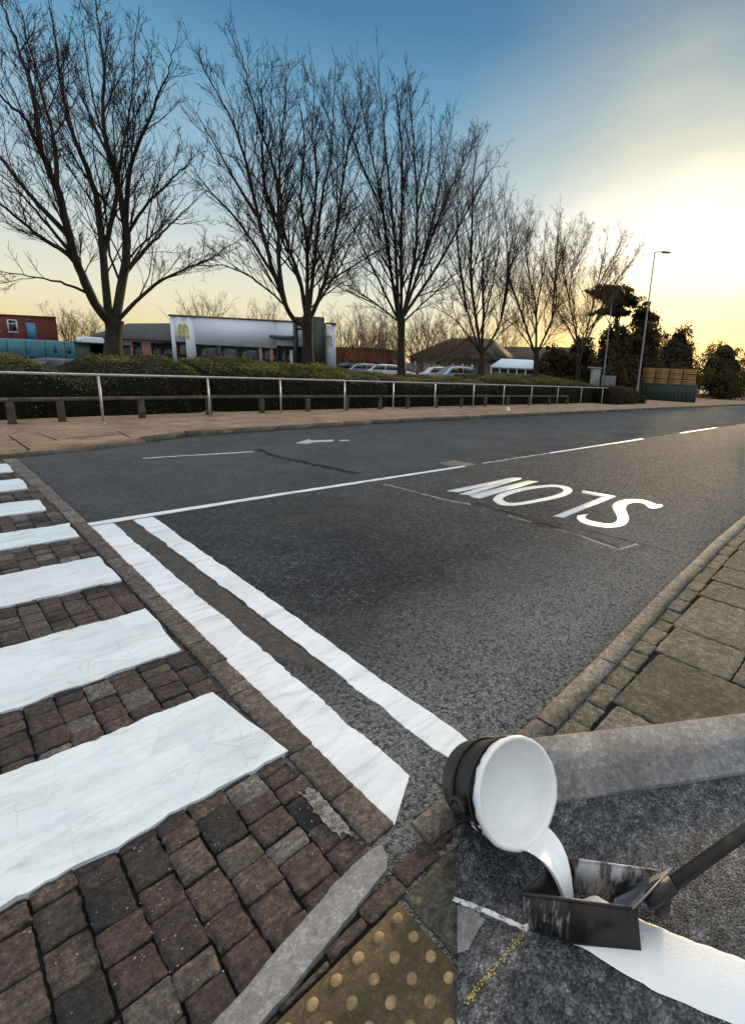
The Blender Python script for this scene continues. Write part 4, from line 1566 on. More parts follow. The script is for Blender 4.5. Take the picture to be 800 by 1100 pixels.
b = at(655, 408, 44); b[2] = 0.3
k = 44 / 523
evergreen('pine_tree', 'dark pine with flat-topped layered crown beside the lamp post', b,
          [(-.9, .3, 8.6, 2.0, .55), (1.0, -.2, 8.2, 1.9, .6), (2.6, -1.4, 7.2, 1.5, .6), (.3, .4, 7.3, 1.4, .45), (3.0, -1.8, 5.4, 1.7, 1.1), (-1.5, .6, 7.0, 1.1, .35), (1.6, -1.0, 4.6, 1.6, 1.0)], 9000, .15, 'evergreen', .2)
for x, D, ytop, w, lab in ((592, 44, 374, 24, 'dark rounded evergreen behind the smaller bare tree'),
                           (622, 46, 366, 26, 'broad dark evergreen behind the leaning bare tree'),
                           (655, 43, 350, 26, 'dark evergreen mass beneath the pine crown'),
                           (684, 50, 330, 22, 'loose evergreen with sunlit edges behind the lamp post'),
                           (722, 56, 352, 34, 'evergreen beyond the lamp post at the road bend'),
                           (772, 62, 366, 36, 'low evergreen well right of the lamp post'),
                           (824, 66, 358, 40, 'farthest evergreen at the right edge of the view')):
    kk = D / 523
    b = at(x, 410, D); b[2] = .0
    H = (HZ0 + HSL * x - ytop) * kk + EYE
    r = w * kk
    evergreen('evergreen_tree', lab, b, [(0, 0, H * .74, r * .55, H * .24), (-r * .5, .2, H * .5, r * .6, H * .32), (r * .5, -.3, H * .52, r * .6, H * .33), (-r * .35, -.5, H * .26, r * .85, H * .28), (r * .4, -.5, H * .26, r * .85, H * .28)], 15000, .15, 'evergreen', .15, 'dark evergreens beyond the hedge')

# ------------------------------------------------------------------ buildings
def frame_of(pl, Dl, pr, Dr, z=.55):
    a = at(pl[0], pl[1], Dl); b = at(pr[0], pr[1], Dr)
    a[2] = b[2] = z
    d = b - a
    return a, math.atan2(d[1], d[0]), float(np.linalg.norm(d))


# white restaurant
a, rz, W = frame_of((186, 385), 50, (360, 392), 50)
rest = thing('restaurant', 'single storey white restaurant with yellow letter sign and dark window band', 'restaurant', tuple(a), rz)
u = W / 174.0
X = lambda p: (p - 186) * u                      # pixel column -> metres along the front
HT = 5.15
m = MB()
# front wall as frame of boxes round the openings (wall front at y = 0, depth 0.3)
def wbox(mb, x0, x1, z0, z1, y0=0.0, y1=.3):
    mb.box(((x0 + x1) / 2, (y0 + y1) / 2, (z0 + z1) / 2), (x1 - x0, y1 - y0, z1 - z0))
zs, zh = .25, 2.55
wbox(m, 0, X(190), 0, HT)
wbox(m, X(190), X(201), zh + .15, HT)
wbox(m, X(201), X(211), 0, HT)
wbox(m, X(211), X(298), zh, HT)
wbox(m, X(298), X(343), zh + .3, HT)
wbox(m, X(343), W, 0, HT - .1)
wbox(m, 0, .3, 0, HT, .302, 12)
_c, _s = math.cos(rz), math.sin(rz)
_wx, _wy = a[0] + W * _c, a[1] + W * _s
kW = (_wx * _c + _wy * _s) / (-_wx * _s + _wy * _c) - .04
m.prism([(W - .3 + .302 * kW, .302), (W + .302 * kW, .302), (W + 12 * kW, 12), (W - .3 + 12 * kW, 12)], 0, HT - .1)
m.prism([(.302, 11.7), (W + 11.7 * kW - .31, 11.7), (W + 12 * kW - .31, 12), (.302, 12)], 0, HT - .1)
m.prism([(.302, .302), (W + .302 * kW - .302, .302), (W + 11.69 * kW - .302, 11.69), (.302, 11.69)], HT - .6, HT - .5)
m.build('wall', 'white_wall', rest)
m = MB()
wbox(m, -.1, W + .1, HT + .002, HT + .16, -.1, .35)
m.prism([(W - .25 + .352 * kW, .352), (W + .1 + .352 * kW, .352), (W + .1 + 12 * kW, 12), (W - .25 + 12 * kW, 12)], HT - .098, HT + .10)
m.build('roof_trim', 'brown_trim', rest)
def window(root, x0, x1, z0, z1, nmull, y=.12, frame='dark_frame'):
    mb = MB()
    wbox(mb, x0 + .002, x1 - .002, z0, z0 + .07, y - .05, y + .05)
    wbox(mb, x0 + .002, x1 - .002, z1 - .07, z1 - .003, y - .05, y + .05)
    for i in range(nmull + 1):
        xx = x0 + .035 + (x1 - x0 - .07) * i / nmull
        wbox(mb, xx - .032, xx + .032, z0 + .072, z1 - .072, y - .045, y + .045)
    f = mb.build('window', frame, root)
    mb = MB()
    wbox(mb, x0 + .01, x1 - .01, z0 + .03, z1 - .03, y - .012, y + .012)
    mb.build('pane', 'glass', f)
window(rest, X(190), X(201), .3, zh + .14, 1)
for p0, p1, nm in ((211, 233, 2), (233, 255, 2), (255, 277, 2), (277, 298, 2)):
    window(rest, X(p0), X(p1), .3, zh, nm)
window(rest, X(298), X(320), .05, zh + .29, 3)
window(rest, X(320), X(343), .05, zh + .29, 3)
for px_, mt in ((235, 'timber'), (279, 'salmon'), (291, 'salmon'), (312, 'plastic_white'), (305, 'timber')):
    m = MB()
    wbox(m, X(px_), X(px_ + 3), .05, zh - .1, -.03, .03)
    m.build('pillar', mt, rest)
m = MB()
m.box((X(308), -.75, 3.62), (X(320) - X(296), 1.5, .32), 0, .05)
m.build('canopy', 'grey_metal', rest)
# dark portal tower by the entrance
m = MB()
wbox(m, X(320.5), X(323), 0, HT + .45, -1.3, -.5)
wbox(m, X(341), X(351.5), 0, HT + .55, -1.3, -.3)
wbox(m, X(323.01), X(340.99), HT + .15, HT + .45, -1.25, -.55)
wbox(m, X(323.01), X(340.99), HT - .75, HT - .55, -1.25, -.55)
m.build('portal_frame', 'green_black', rest)


def arches(root, xc, z0, h, y, mat='yellow'):
    """the rounded yellow letter M on the wall"""
    mb = MB()
    w = h * .34
    for s in (-1, 1):
        pts = []
        for t in np.linspace(0, math.pi, 17):
            pts.append((xc + s * w * .5 - math.cos(t) * w * .5 * 1.0, z0 + (math.sin(t) ** .62) * h))
        pts = np.array(pts)
        for i in range(len(pts) - 1):
            p, q = pts[i], pts[i + 1]
            d = q - p
            d /= np.linalg.norm(d) + 1e-9
            nn = np.array([-d[1], d[0]]) * .06
            mb.extrude([(p[0] - nn[0] - d[0] * .04, y - .001 * (i % 2), p[1] - nn[1] - d[1] * .04), (q[0] - nn[0] + d[0] * .04, y - .001 * (i % 2), q[1] - nn[1] + d[1] * .04), (q[0] + nn[0] + d[0] * .04, y - .001 * (i % 2), q[1] + nn[1] + d[1] * .04), (p[0] + nn[0] - d[0] * .04, y - .001 * (i % 2), p[1] + nn[1] - d[1] * .04)], (0, -.08 - .003 * (i % 2), 0))
    return mb.build('letter_sign', mat, root)


arches(rest, X(199.5), HT - 2.05, 1.32, -.04)
arches(rest, X(353.2), HT - 2.0, .9, -.04, 'cream')

# dark grey roofed wing
a2 = a.copy()
wing = thing('restaurant_wing', 'low brick wing with dark grey mansard roof left of the white restaurant', 'building', tuple(a), rz)
wx0 = X(100)
m = MB()
wbox(m, wx0 + .3, -.05, 0, 2.62, .9, 1.15)
wbox(m, wx0 + .3, wx0 + .55, 0, 2.62, 1.152, 10)
m.build('wall', 'salmon', wing)
m = MB()
P = [(wx0 - .4, -.05, 2.65), (-.02, -.05, 2.65), (-.02, -.05, 2.86), (wx0 - .4, -.05, 2.86)]
m.extrude([(wx0 - .35, 0.2, 2.63), (wx0 - .35, 0.2, 2.8), (wx0 + 2.3, 2.9, 4.45), (wx0 + 2.3, 9, 4.45), (wx0 - .35, 11.0, 2.63)], (.001, 0, 0))
m.add([(wx0 - .35, 0.2, 2.63), (-.03, 0.2, 2.63), (-.03, 0.2, 2.82), (wx0 - .35, 0.2, 2.82), (-.03, 2.6, 4.72), (wx0 + 2.2, 2.6, 4.4), (wx0 - .35, 11, 2.82), (wx0 + 2.2, 9, 4.4), (-.03, 9, 4.72), (-.03, 11, 2.82), (wx0 - .35, 11, 2.63), (-.03, 11, 2.63)], None,
      [[0, 1, 2, 3], [3, 2, 4, 5], [3, 5, 7, 6], [5, 4, 8, 7], [7, 8, 9, 6], [0, 3, 6, 10], [0, 10, 11, 1], [6, 9, 11, 10]])
m.build('roof', 'dark_roof', wing)
for p0, p1 in ((119, 127), (138, 147), (158, 168), (168, 183)):
    window(wing, X(p0), X(p1), .3, 2.5, 2, .84)

# red brick block with flat roof
a3, rz3, W3 = frame_of((-70, 379), 60, (66, 386), 60)
red = thing('brick_block', 'two storey red brick block with flat roof and a bright blue door', 'building', tuple(a3), rz3)
u3 = W3 / 136.0
X3 = lambda p: (p + 70) * u3
def sight(root_loc, rz_, xl):
    """local x gained per metre of depth by a wall that runs straight away from the street corner"""
    c_, s_2 = math.cos(rz_), math.sin(rz_)
    wx, wy = root_loc[0] + xl * c_, root_loc[1] + xl * s_2
    lx_, ly_ = wx * c_ + wy * s_2, -wx * s_2 + wy * c_
    return lx_ / ly_
k3 = sight(a3, rz3, W3) - .03
m = MB()
m.prism([(0, 0), (W3, 0), (W3 + 9 * k3, 9), (0, 9)], 0, 5.05)
m.build('wall', 'red_brick', red)
m = MB()
m.prism([(-.1, -.1), (W3 + .1, -.1), (W3 + .1 + 9.2 * k3, 9.1), (-.1, 9.1)], 5.052, 5.2)
m.build('roof_trim', 'brown_trim', red)
for p in (-52, -24, -5, 14):
    mb = MB()
    x0, x1 = X3(p), X3(p + 10.5)
    for q in ((x0, x1, 3.1, 3.22), (x0, x1, 4.5, 4.62), (x0, x0 + .14, 3.222, 4.498), (x1 - .14, x1, 3.222, 4.498), (x0 + .142, x1 - .142, 4.1, 4.18)):
        wbox(mb, *q, -.06, -.002)
    f = mb.build('window', 'plastic_white', red)
    mb = MB()
    wbox(mb, x0 + .144, x1 - .144, 3.224, 4.496, -.03, -.004)
    mb.build('pane', 'glass', f)
m = MB()
wbox(m, X3(34), X3(43.5), 2.3, 4.35, -.07, -.002)
d_ = m.build('door', 'blue', red)
m = MB()
m.box((X3(42.3), -.1, 3.2), (.05, .06, .16), 0, .01)
m.build('handle', 'steel', d_)
m = MB()
m.tube([(X3(37), -.02, 4.62), (X3(37), -.35, 4.75), (X3(41), -.4, 4.72)], .03, 5)
m.box((X3(40), -.4, 4.66), (.5, .2, .1), 0, .02)
m.build('door_lamp', 'grey_metal', red)
m = MB()
wbox(m, X3(10), X3(46), 2.05, 2.25, -1.5, -.002)
for q in np.linspace(11, 45, 6):
    m.tube([(X3(q), -1.45, 0), (X3(q), -1.45, 3.3)], .03, 5)
m.tube([(X3(10), -1.45, 3.3), (X3(46), -1.45, 3.3)], .03, 5)
m.build('landing', 'dark_frame', red)

# brown gabled house, low render range and long brown roof
a4, rz4, W4 = frame_of((440, 398), 58, (531, 402), 54)
house = thing('gabled_house', 'brown tiled house with steep gable behind the bare trees', 'house', tuple(a4), rz4)
u4 = W4 / 91.0
m = MB()
m.extrude([(0, 0, 0), (W4, 0, 0), (W4, 0, 2.7), (W4 * .66, 0, 2.7), (0, 0, 2.7)], (0, 9, 0))
m.add([(W4 * .5, -.02, 0), (W4, -.02, 0), (W4, -.02, 2.7), (W4 * .72, -.02, 5.0), (W4 * .45, -.02, 2.7), (W4 * .5, .0, 2.7)], None, [[0, 1, 2, 3, 4]])
m.build('wall', 'render', house)
m = MB()
Lz = 5.25
# main roof ridge along the front, hipped, plus gable roof
m.add([(-.4, -.4, 2.55), (W4 + .5, -.4, 2.55), (W4 + .5, 9.4, 2.55), (-.4, 9.4, 2.55), (W4 * .3, 4.4, 5.2), (W4 * .8, 4.4, 5.2)], None, [[0, 1, 5, 4], [1, 2, 5], [2, 3, 4, 5], [3, 0, 4], [3, 2, 1, 0]])
g0, g1, gm = W4 * .40, W4 * 1.02, W4 * .71
m.add([(g0, -.5, 2.75), (gm, -.5, 5.15), (g1, -.5, 2.75), (g0, 5, 2.75), (gm, 5, 5.15), (g1, 5, 2.75), (g0, -.5, 2.55), (g1, -.5, 2.55), (gm, -.5, 4.93)], None, [[0, 1, 4, 3], [1, 2, 5, 4], [0, 6, 8, 1], [1, 8, 7, 2], [6, 0, 3], [2, 7, 5]])
m.build('roof', 'brown_roof', house)
for p0, p1 in ((449, 455), (470, 478), (482, 488), (505, 512)):
    mb = MB()
    wbox(mb, (p0 - 440) * u4, (p1 - 440) * u4, .9, 2.2, -.06, -.025)
    mb.build('window', 'glass', house)

a5, rz5, W5 = frame_of((524, 402), 66, (600, 405), 60)
barn = thing('long_roofed_barn', 'long low building under a brown tiled roof beyond the marquee', 'building', tuple(a5), rz5)
m = MB()
wbox(m, 0, W5, 0, 2.2, 0, 8)
m.build('wall', 'brown_brick', barn)
m = MB()
m.add([(-.4, -.4, 2.1), (W5 + .4, -.4, 2.1), (W5 + .4, 8.4, 2.1), (-.4, 8.4, 2.1), (-.4, 4, 5.0), (W5 + .4, 4, 5.0)], None, [[0, 1, 5, 4], [2, 3, 4, 5], [1, 2, 5], [3, 0, 4], [3, 2, 1, 0]])
m.build('roof', 'brown_roof', barn)

a6, rz6, W6 = frame_of((358, 396), 62, (396, 398), 58)
shop = thing('red_shopfront', 'low red-fronted shed just right of the white restaurant', 'building', tuple(a6), rz6)
m = MB()
wbox(m, 0, W6, 0, 3.3, 0, 6)
m.build('wall', 'red_brick', shop)
m = MB()
wbox(m, -.2, W6 + .2, 3.302, 3.45, -.2, 6.2)
m.build('roof', 'brown_trim', shop)
m = MB()
wbox(m, W6 * .1, W6 * .45, .1, 2.1, -.05, -.002)
m.build('door', 'dark_frame', shop)

# marquee
a7, rz7, W7 = frame_of((527, 404), 42, (573, 406), 41)
mq = thing('marquee', 'white-roofed marquee with glazed sides behind the hedge', 'marquee', tuple(a7), rz7)
m = MB()
m.add([(-.1, -.15, 1.72), (W7 + .1, -.15, 1.72), (W7 - .5, 1.5, 2.45), (.5, 1.5, 2.45), (-.1, 3.1, 1.72), (W7 + .1, 3.1, 1.72), (-.1, -.15, 1.62), (W7 + .1, -.15, 1.62), (W7 + .1, 3.1, 1.62), (-.1, 3.1, 1.62)], None,
      [[0, 1, 2, 3], [1, 5, 2], [5, 4, 3, 2], [4, 0, 3], [0, 6, 7, 1], [1, 7, 8, 5], [5, 8, 9, 4], [4, 9, 6, 0], [6, 9, 8, 7]])
m.build('roof', 'marquee', mq)
for q in np.linspace(0, 1, 6):
    m = MB()
    m.box((W7 * q, 0, .8), (.09, .09, 1.6))
    m.build('post', 'plastic_white', mq)
m = MB()
for j in range(5):
    wbox(m, W7 * j / 5 + .06, W7 * (j + 1) / 5 - .06, .05, 1.55, 0.02, .05)
m.build('glazing', 'glass', mq)

# pale panel fence in front of the house
a8, rz8, W8 = frame_of((436, 400), 48, (506, 404), 46)
pf = thing('panel_fence', 'pale grey panel fence behind the parked cars', 'fence', tuple(a8), rz8)
m = MB()
n = 7
for j in range(n):
    wbox(m, W8 * j / n + .08, W8 * (j + 1) / n - .08, .05, 1.75, 0, .04)
m.build('panel', 'render', pf)
for j in range(n + 1):
    m = MB()
    m.box((W8 * j / n, .02, .95), (.13, .13, 1.9))
    m.build('post', 'pale_cabinet', pf)

# dark flat-roofed shelter
a9, rz9, W9 = frame_of((82, 384), 36, (118, 386), 36)
sh = thing('bin_shelter', 'dark flat-roofed shelter with an open side left of the forked trunk', 'shelter', tuple(a9), rz9)
m = MB()
wbox(m, 0, .08, 0, 1.75, 0, 2.4)
wbox(m, .082, W9 * .45, 0, 1.75, 0, .08)
wbox(m, .082, W9, 0, 1.75, 2.3, 2.4)
wbox(m, W9 - .08, W9, 0, 1.75, 0, 2.298)
m.build('wall', 'green_black', sh)
m = MB()
wbox(m, -.15, W9 + .15, 1.752, 1.84, -.2, 2.6)
m.build('roof', 'grey_metal', sh)


# ------------------------------------------------------------------ vehicles
def car(label, loc, rz, paint, group=None, L=4.3, Wd=1.75, H=1.45, name='parked_car', cat='car', van=False):
    root = thing(name, label, cat, loc, rz, group)
    if van:
        side = [(-L / 2, .35), (-L / 2, H * .95), (-L / 2 + .12, H), (L * .22, H), (L * .30, H * .97), (L * .42, H * .58), (L * .49, H * .5), (L / 2, H * .42), (L / 2, .35)]
    else:
        side = [(-L / 2, .32), (-L / 2 - .02, .62), (-L * .47, .86), (-L * .41, H * .66), (-L * .30, H * .93), (-L * .14, H), (L * .05, H * .985), (L * .14, H * .93), (L * .27, H * .66), (L * .44, H * .58), (L * .49, H * .47), (L / 2, .5), (L / 2 - .03, .3)]
    m = MB()
    k = len(side)
    rows = []
    for yy, ins, f in ((-Wd / 2, .0, .86), (-Wd / 2 + .02, 0, .9), (-Wd / 2 + .16, 0, 1), (0, 0, 1.015), (Wd / 2 - .16, 0, 1), (Wd / 2 - .02, 0, .9), (Wd / 2, 0, .86)):
        row = []
        for x, z in side:
            tumble = max(0, (z - H * .62) / H) * .42 * (1 if yy < 0 else -1) * (abs(yy) / (Wd / 2))
            row.append((x * (1 - .02 * (1 - f) * 5), yy + tumble, .3 + (z - .3) * (f if z > H * .6 and abs(yy) > Wd / 2 - .05 else 1)))
        rows.append(row)
    P = np.array(rows)
    m.grid(P)
    m.add(P[0], None, [list(range(k))])
    m.add(P[-1], None, [list(range(k - 1, -1, -1))])
    body = m.build('body', paint, root, True)
    # glass
    for s in (-1, 1):
        y0 = s * (Wd / 2 - .045); y1 = s * (Wd / 2 - .17)
        if van:
            m = MB()
            m.extrude([(L * .12, y0, H * .60), (L * .36, y0, H * .60), (L * .27, y1, H * .9), (L * .12, y1, H * .9)], (0, s * .02, 0))
            m.build('side_window', 'glass', root)
        else:
            for (xa, xb, xc, xd) in ((-L * .36, -L * .10, -L * .11, -L * .27), (-L * .08, L * .22, L * .11, -L * .08)):
                m = MB()
                m.extrude([(xa, y0, H * .68), (xb, y0, H * .68), (xc, y1, H * .92), (xd, y1, H * .92)], (0, s * .02, 0))
                m.build('side_window', 'glass', root)
    m = MB()
    if van:
        m.extrude([(L * .425, -Wd * .42, H * .60), (L * .425, Wd * .42, H * .60), (L * .31, Wd * .34, H * .95), (L * .31, -Wd * .34, H * .95)], (.02, 0, .01))
    else:
        m.extrude([(L * .268, -Wd * .42, H * .68), (L * .268, Wd * .42, H * .68), (L * .15, Wd * .33, H * .93), (L * .15, -Wd * .33, H * .93)], (.02, 0, .02))
    m.build('windscreen', 'glass', root)
    for sx in (-L * .30, L * .31):
        for s in (-1, 1):
            m = MB()
            m.tube([(sx, s * (Wd / 2 - .2), .31), (sx, s * (Wd / 2 + .005), .31)], .31, 16)
            w = m.build('wheel', 'rubber', root)
            m = MB()
            m.tube([(sx, s * (Wd / 2), .31), (sx, s * (Wd / 2 + .015), .31)], .2, 12)
            m.build('rim', 'steel', w)
    for s in (-1, 1):
        m = MB()
        m.box((L * .475, s * Wd * .36, H * .44), (.12, .3, .12), 0, .03)
        m.build('headlight', 'plastic_white', root)
    return root


p = at(75, 388, 15.6)
car('dark blue car peeping through the dip in the hedge', (p[0] + .35, p[1] + 2.9, -.02), rz + .55, 'car_blue', None, 3.6, 1.6, 1.34)
p = ground_at(478, 402, 40); car('white car parked before the pale panel fence', tuple(p), -.5, 'car_white', 'cars in the car park')
p = ground_at(497, 404, 36); car('silver blue car parked beside the white car, nearer the gable', tuple(p), -.35, 'car_silver', 'cars in the car park', H=1.5)
p = ground_at(421, 398, 42); car('pale car half hidden by the tall bare trunk', tuple(p), -.9, 'car_white', 'cars in the car park')
p = ground_at(381, 397, 46); car('dark car parked in front of the red shed', tuple(p), -.7, 'car_blue', 'cars in the car park')
p = ground_at(398, 397, 44); car('silver car between the red shed and the tall tree', tuple(p), -.6, 'car_silver', 'cars in the car park')
p = ground_at(97, 380, 44); car('white van whose roof shows above the dark shelter', (p[0], p[1], .55), math.atan2(p[1], p[0]) + .15, 'car_white', None, 5.2, 1.9, 2.45, 'parked_van', 'van', True)

a10, rz10, W10 = frame_of((-75, 378), 46, (82, 386), 42)
tr = thing('goods_trailer', 'long teal-sided goods trailer parked below the blue door', 'trailer', tuple(a10), rz10)
m = MB()
m.box((W10 / 2, 1.25, 1.22), (W10, 2.5, 1.55), 0, .12)
m.build('body', 'teal', tr)
m = MB()
for q in np.linspace(.06, .94, 8):
    m.box((W10 * q, -.012, 1.22), (.06, .03, 1.4))
m.build('side_rail', 'dark_frame', tr)
for q in (.12, .2, .8, .88):
    m = MB()
    m.tube([(W10 * q, .05, .40), (W10 * q, .4, .40)], .4, 14)
    m.build('wheel', 'rubber', tr)
for q0, q1 in ((.865, .885), (.95, .975)):
    m = MB()
    wbox(m, W10 * q0, W10 * q1, .95, 1.5, -.02, -.001)
    m.build('hatch', 'dark_frame', tr)

# ------------------------------------------------------------------ street furniture
def lamp_post(label, foot, H, arm, arm_dir, r=.085):
    root = thing('street_lamp', label, 'street lamp', tuple(foot), 0, 'street lamps')
    m = MB()
    m.tube([(0, 0, 0), (0, 0, 1.2), (0, 0, 1.22), (0, 0, H)], [r * 1.25, r * 1.2, r * .8, r * .5], 10)
    m.build('post', 'lampmetal', root, True)
    d = np.array([math.cos(arm_dir), math.sin(arm_dir), 0])
    if arm:
        m = MB()
        m.tube([(0, 0, H - .05), d * .15 + np.array([0, 0, H + .03]), d * arm + np.array([0, 0, H + .05])], [.04, .035, .03], 8)
        m.build('arm', 'lampmetal', root, True)
        m = MB()
        m.box(tuple(d * (arm + .25) + np.array([0, 0, H + .04])), (.62, .26, .11), arm_dir, .04)
        hd = m.build('lamp_head', 'lampmetal', root)
        m = MB()
        m.box(tuple(d * (arm + .28) + np.array([0, 0, H - .022])), (.42, .2, .018), arm_dir)
        m.build('lens', 'plastic_white', hd)
    return root


p = at(684, 420, 36)
D_ = 36
lamp_post('tall grey street lamp with short arm, by the far end of the hedge', (p[0], p[1], .05), (HZ0 + HSL * 690 - 282) * D_ / 523 + EYE - .05, .55, -.75)
p = at(648, 404, 40)
lamp_post('slim pole standing among the dark evergreens', (p[0], p[1], .3), (HZ0 + HSL * 648 - 318) * 40 / 523 + EYE - .3, 0, 0, .07)

p = at(639, 404, 38)
cb = thing('utility_cabinet', 'pale utility cabinet with overhanging lid behind the hedge end', 'cabinet', (p[0], p[1], .52), -.7)
m = MB(); m.box((0, 0, .95), (.62, .45, 1.9), 0, .02); m.build('body', 'pale_cabinet', cb)
m = MB(); m.box((-.1, 0, 1.96), (.95, .55, .1), 0, .02); m.build('lid', 'pale_cabinet', cb)
m = MB(); m.box((.22, -.235, 1.1), (.03, .02, .2), 0, .004); m.build('handle', 'dark_frame', cb)
p = at(653, 410, 37)
cb = thing('utility_cabinet', 'wider grey-green utility cabinet next to the pale one', 'cabinet', (p[0], p[1], .3), -.7)
m = MB(); m.box((0, 0, .82), (.95, .5, 1.64), 0, .03); m.build('body', 'grey_cabinet', cb)
m = MB(); m.box((0, -.256, .9), (.012, .01, 1.4)); m.build('door_gap', 'dark_frame', cb)

p, rz11, W11 = frame_of((686, 414), 44, (748, 417), 42, .05)
gc = thing('storage_container', 'dark green storage container beyond the lamp post', 'container', tuple(p), rz11)
m = MB(); m.box((W11 / 2, 1.2, .75), (W11, 2.4, 1.4), 0, .03); m.build('body', 'green_box', gc)
m = MB()
for q in np.linspace(.02, .98, 15):
    m.box((W11 * q, -.02, .75), (.07, .05, 1.3))
m.build('rib', 'green_box', gc)
m = MB(); m.box((W11 / 2, 1.2, 1.48), (W11 + .08, 2.48, .06), 0, .01); m.build('lid', 'grey_metal', gc)


def crate(loc, rz):
    root = thing('wooden_crate', '', 'crate', loc, rz, 'sunlit crates stacked on the green container')
    for y in (-.5, .5):
        m = MB()
        for z in (.08, .22, .36):
            m.box((0, y, z), (1.0, .03, .10))
        m.build('side', 'crate', root)
    for x in (-.5, .5):
        m = MB()
        for z in (.08, .22, .36):
            m.box((x, 0, z), (.03, .968, .10))
        m.build('side', 'crate', root)
    for x in (-.46, .46):
        for y in (-.46, .46):
            m = MB()
            m.box((x, y, .22), (.05, .05, .43))
            m.build('corner_post', 'crate', root)
    m = MB(); m.box((0, 0, .035), (.93, .93, .03)); m.build('bottom', 'crate', root)
    return root


names = {0: 'bottom', 1: 'middle', 2: 'top'}
cols = ['by the lamp post', 'second from the lamp post', 'third from the lamp post', 'farthest from the lamp post']
proto = None
cs, sn = math.cos(rz11), math.sin(rz11)
for i in range(4):
    for j in range(3):
        xx = .62 + i * 1.13; yy = 1.1 + rng.uniform(-.05, .05)
        loc = (p[0] + xx * cs - yy * sn, p[1] + xx * sn + yy * cs, .05 + 1.512 + j * .455)
        lab = 'orange-brown slatted crate, %s of the stack %s' % (names[j], cols[i])
        if proto is None:
            proto = crate(loc, rz11 + rng.uniform(-.05, .05)); proto['label'] = lab
        else:
            dup(proto, lab, loc, rz11 + rng.uniform(-.05, .05))

p = onz(703, 428, .09)
bl = thing('bollard', 'short white bollard at the bend of the far kerb', 'bollard', (p[0], p[1], .085))
m = MB(); m.lathe([(.09, 0), (.085, .02), (.08, .85), (.06, .9), (.001, .92)], 14); m.build('post', 'plastic_white', bl, True)
m = MB(); m.lathe([(.083, .62), (.084, .63), (.083, .74), (.082, .75)], 14); m.build('band', 'grey_metal', bl, True)

# white litter under the railing
p = onz(546, 441.5, .09)
m = MB()
pp = np.array([[-.10, 0, .0], [.0, -.06, .03], [.12, -.02, .01], [.07, .05, .16], [-.05, .06, .22], [0, .0, .14]])
m.add(pp + p, None, [[0, 1, 5], [1, 2, 3, 5], [5, 3, 4], [0, 5, 4]])
tag(m.build('paper_litter', 'plastic_white'), 'crumpled white litter at the foot of the railing', 'litter')
# ==PART3==
# ==PART3==
# ------------------------------------------------------------------ the line-painting kit on a patch of fresh asphalt
def onp(x, y, dz=0.010):
    z = .03
    for _ in range(12):
        p = onz(x, y, z)
        z = float(hz(p[0])) + dz
    return np.array([p[0], p[1], z])


left = [onp(494, 884), onp(490, 930), onp(490, 1000), onp(490, 1050), onp(490, 1100), onp(488, 1160)]
topc = [onp(515, 878), onp(597, 865), onp(700, 848), onp(800, 832)]
dv = topc[-1] - topc[-2]
dv /= np.linalg.norm(dv)
topc += [topc[-1] + dv * .6, topc[-1] + dv * 2.2]
m = MB()
nL = 120
A = []
lp = np.array([(p[0], p[1]) for p in left[::-1]] + [(topc[0][0], topc[0][1])])
# the patch as a fan of strips between its left edge and far right points
s_ = np.r_[0, np.cumsum(np.linalg.norm(np.diff(lp, axis=0), axis=1))]
u_ = np.linspace(0, s_[-1], nL)
lx = np.interp(u_, s_, lp[:, 0]); ly = np.interp(u_, s_, lp[:, 1])
wob = .022 * (vnoise(u_ * 22, u_ * 0, 77) - .5) + .014 * (vnoise(u_ * 70, u_ * 0, 78) - .5)
lx = lx + wob
rp = np.array([(1.0, -2.6), (2.4, -2.6), (3.4, -2.0), (topc[-1][0], topc[-1][1])])
rs = np.r_[0, np.cumsum(np.linalg.norm(np.diff(rp, axis=0), axis=1))]
v_ = np.linspace(0, rs[-1], nL)
rx = np.interp(v_, rs, rp[:, 0]); ry = np.interp(v_, rs, rp[:, 1])
T = np.linspace(0, 1, 90) ** 1.6
X_ = lx[:, None] * (1 - T) + rx[:, None] * T
Y_ = ly[:, None] * (1 - T) + ry[:, None] * T
Z_ = hz(X_) + .010
P = np.dstack([X_, Y_, Z_])
m.grid(P)
lo = P[:, 0].copy(); lo[:, 2] -= .03
m.grid(np.stack([P[:, 0], lo]))
m.build('asphalt_path', 'asph_new', kind='structure')

# concrete edging behind it
m = MB()
up = [onp(528, 814), onp(600, 805), onp(704, 793), onp(800, 780)]
dv2 = up[-1] - up[-2]; dv2 /= np.linalg.norm(dv2)
up += [up[-1] + dv2 * .6, up[-1] + dv2 * 2.2]
rows = []
lo_ = np.array(topc); hi_ = np.array(up)
N_ = 60
def resample(a, n):
    s = np.r_[0, np.cumsum(np.linalg.norm(np.diff(a, axis=0), axis=1))]
    q = np.linspace(0, s[-1], n)
    return np.stack([np.interp(q, s, a[:, i]) for i in range(3)], 1)
lo_ = resample(lo_, N_); hi_ = resample(hi_, N_)
prof = [(0, -.02), (0, .012), (.015, .018), (.25, .03), (.32, .055), (.36, .06), (.95, .075), (1.0, .068), (1.0, -.02)]
P = np.array([[a * (1 - u) + b * u + np.array([0, 0, dz]) for u, dz in prof] for a, b in zip(lo_, hi_)])
m.grid(P)
m.add(P[0], None, [list(range(len(prof)))])
m.add(P[-1], None, [list(range(len(prof) - 1, -1, -1))])
m.build('kerb_strip', 'concrete', kind='structure')

